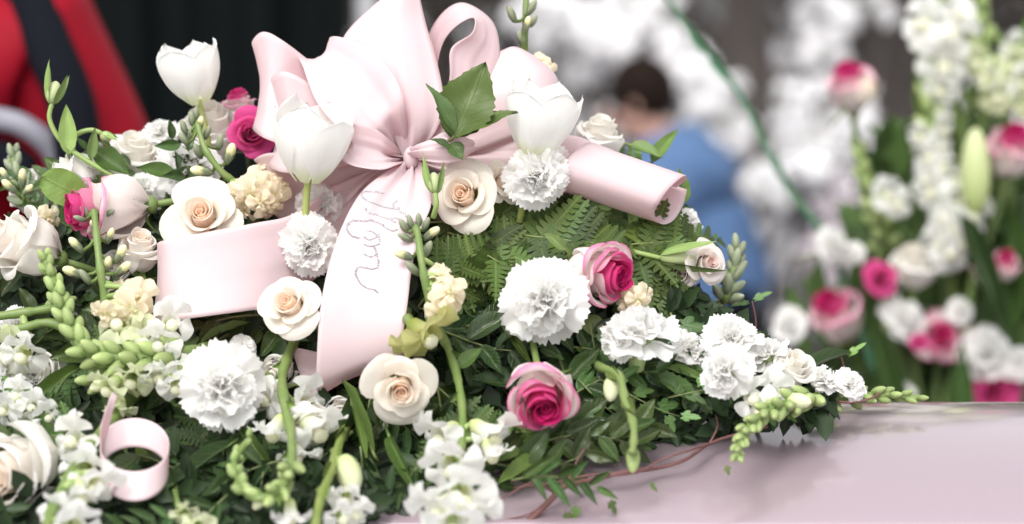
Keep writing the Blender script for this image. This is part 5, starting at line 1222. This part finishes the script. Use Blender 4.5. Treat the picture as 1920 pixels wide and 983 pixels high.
for kind, var, px, py, dm, face, lb in (('pink', 1, 1592, 150, 92, (-.2, .8, .5), 'blurred pink and white rose highest in the standing arrangement'), ('pink', 1, 1900, 268, 100, (.1, .75, .6), 'blurred pink-tipped rose at the right edge, upper one'),
    ('magenta', 0, 1652, 520, 66, (0, .1, 1), 'small blurred pink rose in the middle of the arrangement'), ('pink', 1, 1560, 582, 104, (-.4, .6, .5), 'blurred blush rose at the left of the arrangement'), ('pink', 0, 1762, 632, 108, (.1, .35, .9), 'largest blurred magenta rose low in the arrangement'),
    ('magenta', 0, 1866, 735, 104, (.1, .0, 1), 'blurred magenta rose meeting the casket edge at the right'), ('pink', 1, 1885, 490, 58, (.0, .7, .6), 'small blurred coral pink bud at the right edge'), ('magenta', 0, 1722, 640, 34, (-.4, .1, .8), 'tiny dark pink bud beside the largest magenta rose'),
    ('white', 0, 1712, 490, 96, (.0, .8, .5), 'blurred closed white rose under the white snapdragon spike'), ('cream', 2, 1625, 165, 54, (.6, .6, .3), 'cream bud just behind the highest pink rose'), ('blush', 0, 1700, 600, 60, (-.2, .3, .9), 'blurred blush rose left of the largest magenta rose'),
    ('pink', 1, 1848, 500, 52, (-.2, .8, .4), 'small blurred pink bud left of the coral pink one')):
    r = rose(kind, var, px, py, dm, face, 0, lb, px * .01, None, GA, d=AD - .02 + (px % 7) * .006)
for px, py, dm, lb in ((1692, 600, 110, 'blurred white carnation between the blush and the largest magenta rose'), (1850, 660, 120, 'large blurred white carnation low at the right edge'), (1910, 680, 90, 'blurred white carnation cut by the right edge'), (1690, 735, 60, 'small blurred white carnation just above the casket edge'),
                       (1560, 460, 90, 'blurred white carnation at the upper left of the arrangement'), (1480, 610, 80, 'pale blurred carnation farthest left in the arrangement'), (1800, 585, 60, 'blurred white carnation above the large low one'), (1595, 475, 60, 'small blurred white carnation beside the upper left one')):
    carn(px, py, dm * .94, (.7 * math.sin(px), .45 + .3 * math.cos(px), .6), 0, lb, px % 2, px * .02, None, GA, d=AD + .0)
def arr_spike(stem, label, **k): spike('snapdragon', stem, label, 'snapdragon', GA, d=AD, **k)
rng = random.Random(6)
def col_of(x0, y0, x1, y1, n, size, wid, seed):
    g = random.Random(seed); out = []
    for k in range(n):
        t = k / (n - 1); sx = (-1) ** k * g.uniform(.2, 1) * wid
        out.append((lerp(x0, x1, t) + sx, lerp(y0, y1, t) + g.uniform(-8, 8), size * g.uniform(.85, 1.2), (sx / wid * .7, .1, .8)))
    return out
arr_spike([(1790, 620, .04), (1775, 400, .0), (1745, 220, .0), (1735, 120, .0)], 'blurred white snapdragon spike in the middle of the arrangement', rad=(.005, .003), florets=col_of(1790, 450, 1738, 240, 13, 40, 28, 1), buds=[(.72, 1, 12, 34, 20, 'snap')], short='the arrangement spike')
arr_spike([(1790, 520, .06), (1800, 300, .03), (1780, 120, .02), (1765, -30, .02)], 'tall blurred white gladiolus at the top of the arrangement', rad=(.006, .004), florets=[(1738, 45, 66, (-.5, .5, .7)), (1778, 62, 74, (.3, .2, .9)), (1768, 118, 66, (0, 0, 1)), (1764, 165, 46, (-.2, -.2, 1)), (1795, 28, 50, (.4, .5, .7))], seed=4)
arr_spike([(1830, 450, .05), (1840, 200, .04), (1835, 0, .03), (1830, -60, .03)], 'blurred green budded spike rising right of the tall gladiolus', rad=(.005, .003), buds=[(.45, 1, 22, 40, 26, 'snap')], seed=5)
arr_spike([(1900, 460, .08), (1890, 250, .05), (1880, 100, .03), (1870, 60, .03)], 'blurred greenish white snapdragon at the upper right edge', rad=(.005, .003), florets=col_of(1880, 190, 1875, 90, 7, 44, 42, 2), fmeshes=GFM + FM[:2], seed=6)
arr_spike([(1700, 560, .08), (1650, 420, .03), (1620, 330, .02), (1610, 280, .02)], 'blurred yellow-green budded sprig between the white shrub and the spike', rad=(.004, .002), buds=[(.3, 1, 20, 34, 20, 'snap')], florets=[(1662, 365, 44, (0, .3, 1)), (1680, 380, 40, (.3, .2, 1))], seed=7)
arr_spike([(1740, 700, .08), (1800, 560, .03), (1810, 470, .02)], 'blurred white snapdragon florets above the largest magenta rose', rad=(.004, .002), florets=col_of(1770, 470, 1800, 400, 5, 54, 24, 3), seed=8)
lily = root('lily_bud', Matrix.Translation(V(1830, 410, AD - .02)), 'large pale green lily bud standing upright in the arrangement', 'lily bud')
mb = MB(); mb.blob(V(1829, 322, AD - .02), (31 * S * 1.4, 88 * S * 1.4), VU, 14, 12, (.34, .44, .12), (.66, .70, .42), .35); build(mb, 'bud', M['bud'], lily, Matrix.Translation(-lily.location))
twig(lily, [(1830, 395, AD - .02), (1825, 520, AD), (1790, 700, AD + .03), (1745, 850, AD + .06)], (.004, .005), (.14, .22, .06))
for a, b, wd, lb, cc in (((1800, 400, AD - .03), (1888, 640, AD - .05), 52, 'broad dark blurred leaf drooping right across the arrangement', (.03, .07, .02)), ((1700, 880, AD), (1620, 560, AD), 60, 'blurred green leaf low at the left of the arrangement', (.05, .1, .03)), ((1790, 860, AD), (1800, 640, AD), 60, 'blurred dark leaf standing over the casket edge', (.04, .09, .025)),
                         ((1900, 200, AD), (1925, 30, AD), 50, 'bright blurred leaf at the top right corner', (.16, .3, .05)), ((1740, 250, AD + .02), (1715, 120, AD + .02), 44, 'bright blurred leaf left of the tall gladiolus', (.16, .26, .05)), ((1880, 640, AD + .02), (1900, 380, AD + .02), 60, 'blurred green leaf under the right-edge roses', (.06, .13, .03)), ((1810, 640, AD + .04), (1790, 250, AD + .04), 36, 'long blurred leaf running up behind the lily bud', (.07, .14, .03))):
    single_leaf('ovate' if wd > 50 else 'lance', a, b, wd * 1.4, cc, lb, (0, .2, 1), 0, 'arrangement_leaf')
for px, py, x in [(1592, 190, 0), (1900, 310, 1), (1830, 100, 2), (1712, 530, 3), (1652, 550, 4)]:
    tg = root('flower_stalk', Matrix.Translation(V(px, py, AD + .01)), ['blurred stem under the highest pink rose', 'blurred stem under the upper right-edge rose', 'blurred long stem behind the budded spike', 'blurred stem under the closed white rose', 'blurred stem under the small pink rose'][x], 'stem', 'stems in the standing arrangement')
    twig(tg, [(px, py, AD + .01), (lerp(px, 1745, .5) - 10, lerp(py, 860, .5), AD + .04), (1745, 870, AD + .05)], (.003, .004), (.10, .17, .05))
# green cane leaning out of the arrangement
cane = root('green_cane', Matrix.Translation(V(1600, 560, .95)), 'slim green cane slanting up to the left through the white blossom', 'cane')
twig(cane, [(1640, 700, .95), (1560, 470, .95), (1490, 370, .95), (1440, 285, .95), (1400, 200, .95), (1345, 120, .95), (1290, 55, .95), (1235, -30, .95)], (.0045, .0032), (.03, .13, .07))
for t_ in ((1440, 285), (1330, 105), (1290, 55)):
    leaf_px(cane, 'lance', (t_[0], t_[1], .95), (t_[0] + 28, t_[1] + 48, .95), 26, (.04, .17, .09), (0, .2, 1))

# ------------------------------------------------------------------ people
skinm = plain('skin', (0.52, 0.30, 0.23), .5, 0, .08, 30, .1)
def figure(name, J, E, mat, parent=None, sub=2):
    me = bpy.data.meshes.new(name); me.from_pydata([tuple(p) for p, r in J], E, []); me.materials.append(mat)
    o = bpy.data.objects.new(name, me); COL.objects.link(o)
    if parent is not None: o.parent = parent
    md = o.modifiers.new('skin', 'SKIN'); md.use_smooth_shade = True
    for i, (p, r) in enumerate(J):
        sv = me.skin_vertices[0].data[i]; sv.radius = (r, r) if not hasattr(r, '__len__') else r; sv.use_root = (i == 0)
    s_ = o.modifiers.new('sub', 'SUBSURF'); s_.levels = sub; s_.render_levels = sub
    return o
def person(label, base, J, E, clothes, hair, head, face_dir):
    r = root('person', Matrix.Translation(base), label, 'person'); 
    figure('body', J, E, skinm, r)
    for nm, idx, grow, mat in clothes:
        mp_ = {k: i for i, k in enumerate(idx)}; JJ = [(J[k][0], tuple(x + grow for x in (J[k][1] if hasattr(J[k][1], '__len__') else (J[k][1],) * 2))) for k in idx]
        EE = [(mp_[a], mp_[b]) for a, b in E if a in mp_ and b in mp_]; figure(nm, JJ, EE, mat, r)
    f = face_dir.normalized(); side = f.cross(Vector((0, 0, 1))).normalized(); up = side.cross(f)
    b = MB(); b.blob(head - f * .03 + up * .03, (.104, .112), up, 16, 10); build(b, 'hair', hair, r)
    b = MB(); b.blob(head + f * .105 - up * .01, (.014, .022), up, 8, 6); build(b, 'nose', skinm, r)
    eye = plain('eye_white', (.7, .7, .7), .2); 
    for s_ in (-1, 1):
        b = MB(); b.blob(head + f * .083 + side * s_ * .033 + up * .012, (.012, .012), up, 8, 6); build(b, 'eye', eye, r)
        b = MB(); b.blob(head + side * s_ * .088 - f * .01, (.012, .03), up, 8, 6); build(b, 'ear', skinm, r)
    b = MB(); b.blob(head + f * .09 - up * .048, (.008, .022), side, 8, 6, ); build(b, 'mouth', plain('lips', (.45, .16, .15), .5), r)
    return r
def std_body(hip_z, scale, lean, turn, arms, sitting=False):
    """joints in local metres; x right, y forward (before turning)"""
    rot = Matrix.Rotation(turn, 3, 'Z'); L = Matrix.Rotation(-lean, 3, 'X')
    def T(x, y, z): q = L @ Vector((x, y, z - hip_z)); return rot @ (q + Vector((0, 0, hip_z)))
    def G(x, y, z): return rot @ Vector((x, y, z))
    J = [(T(0, 0, hip_z), (.15, .12)), (T(0, 0, hip_z + .2), (.14, .11)), (T(0, 0, hip_z + .40), (.17, .125)), (T(0, .0, hip_z + .52), (.09, .08)), (T(0, .02, hip_z + .60), .055), (T(0, .045, hip_z + .68), .085), (T(0, .045, hip_z + .77), .088)]
    E = [(0, 1), (1, 2), (2, 3), (3, 4), (4, 5), (5, 6)]
    for s_ in (-1, 1):
        a = arms[0 if s_ < 0 else 1]; n = len(J)
        J += [(T(s_ * .17, 0, hip_z + .49), .062), (T(*a[0]), .046), (T(*a[1]), .032), (T(*a[2]), .034)]; E += [(3, n), (n, n + 1), (n + 1, n + 2), (n + 2, n + 3)]
        n = len(J)
        if sitting: J += [(G(s_ * .10, .05, hip_z), .085), (G(s_ * .12, .45, hip_z + .02), .062), (G(s_ * .12, .42, .09), .042), (G(s_ * .12, .56, .04), .038)]
        else: J += [(G(s_ * .10, .0, hip_z - .08), .09), (G(s_ * .10, .03, hip_z * .52), .062), (G(s_ * .10, .0, .09), .042), (G(s_ * .11, .14, .035), .036)]
        E += [(0, n), (n, n + 1), (n + 1, n + 2), (n + 2, n + 3)]
    return J, E
TORSO = [0, 1, 2, 3, 7, 8, 9, 15, 16, 17]; LEGS = [0, 11, 12, 13, 19, 20, 21]
blue = plain('blue_denim', (0.07, 0.135, 0.27), .8, 0, .25, 25, .3); navy = plain('navy_cloth', (0.006, 0.007, 0.011), .9, spec=.08)
black_hair = plain('black_hair', (0.012, 0.007, 0.005), .7, spec=.08); red = plain('red_jacket', (0.24, 0.002, 0.012), .7, 0, .2, 12, .3, spec=.15)
bp = V(1305, 500, 5.4)
J, E = std_body(.44, 1, R_(21), R_(78), [((-.25, .12, .82), (-.16, .36, .74), (-.10, .44, .74)), ((.25, .12, .82), (.16, .36, .74), (.10, .44, .74))], True)
hd_ = J[6][0].lerp(J[5][0], .45)
person('person in a blue denim jacket with black hair, bending forward in the distance', Vector((bp.x + .12, bp.y, 0)), J, E, [('jacket', TORSO + [4], .065, blue), ('trousers', LEGS, .02, navy)], black_hair, hd_, Matrix.Rotation(R_(78), 3, 'Z') @ Vector((0, 1, -.3)))
ch = root('folding_chair', Matrix.Translation((bp.x + .12, bp.y, 0)), 'dark folding chair under the person in blue denim', 'chair')
cm = plain('chair_frame', (.05, .05, .055), .5)
mb = MB(); mb.box((0, 0, .40), (.22, .22, .015)); build(mb, 'seat', cm, ch)
mb = MB(); mb.box((.22, 0, .74), (.012, .21, .10)); build(mb, 'backrest', cm, ch)
for a, b in (((-.2, -.2, 0), (.22, -.2, .85)), ((-.2, .2, 0), (.22, .2, .85)), ((.2, -.18, 0), (-.18, -.18, .4)), ((.2, .18, 0), (-.18, .18, .4))):
    mb = MB(); mb.tube([a, b], .011, 8); build(mb, 'leg', cm, ch)
# red jacket, close on the left
rp = V(-172, 200, 1.0)
J, E = std_body(.86, 1, R_(8), R_(175), [((-.26, .02, 1.16), (-.22, .20, .98), (-.20, .28, .96)), ((.26, .02, 1.16), (.20, .22, 1.02), (.16, .30, 1.0))])
base = Vector((rp.x, rp.y, 0))
pr_ = person('person in a red jacket with dark panels standing at the left, head out of view', base, J, E, [('jacket', TORSO, .035, red), ('trousers', LEGS, .02, navy)], black_hair, J[6][0].lerp(J[5][0], .45), Vector((.1, -1, -.1)))

pinv = Matrix.Translation(-base)
def band(name, pts, r, mat):
    b = MB(); q = catmull([V(*p) for p in pts], 6); b.tube(q, r, 10); return build(b, name, mat, pr_, pinv)
band('dark_panel', [(12, -60, .88), (58, 10, .85), (96, 100, .81), (132, 190, .79), (150, 300, .78)], .026, navy)
band('pale_cuff', [(-90, 215, .84), (-10, 222, .80), (50, 240, .79), (100, 285, .80), (125, 360, .82)], .013, plain('grey_reflective', (.22, .22, .26), .5))
band('dark_panel', [(-80, 300, .83), (0, 300, .80), (50, 330, .80)], .022, navy)
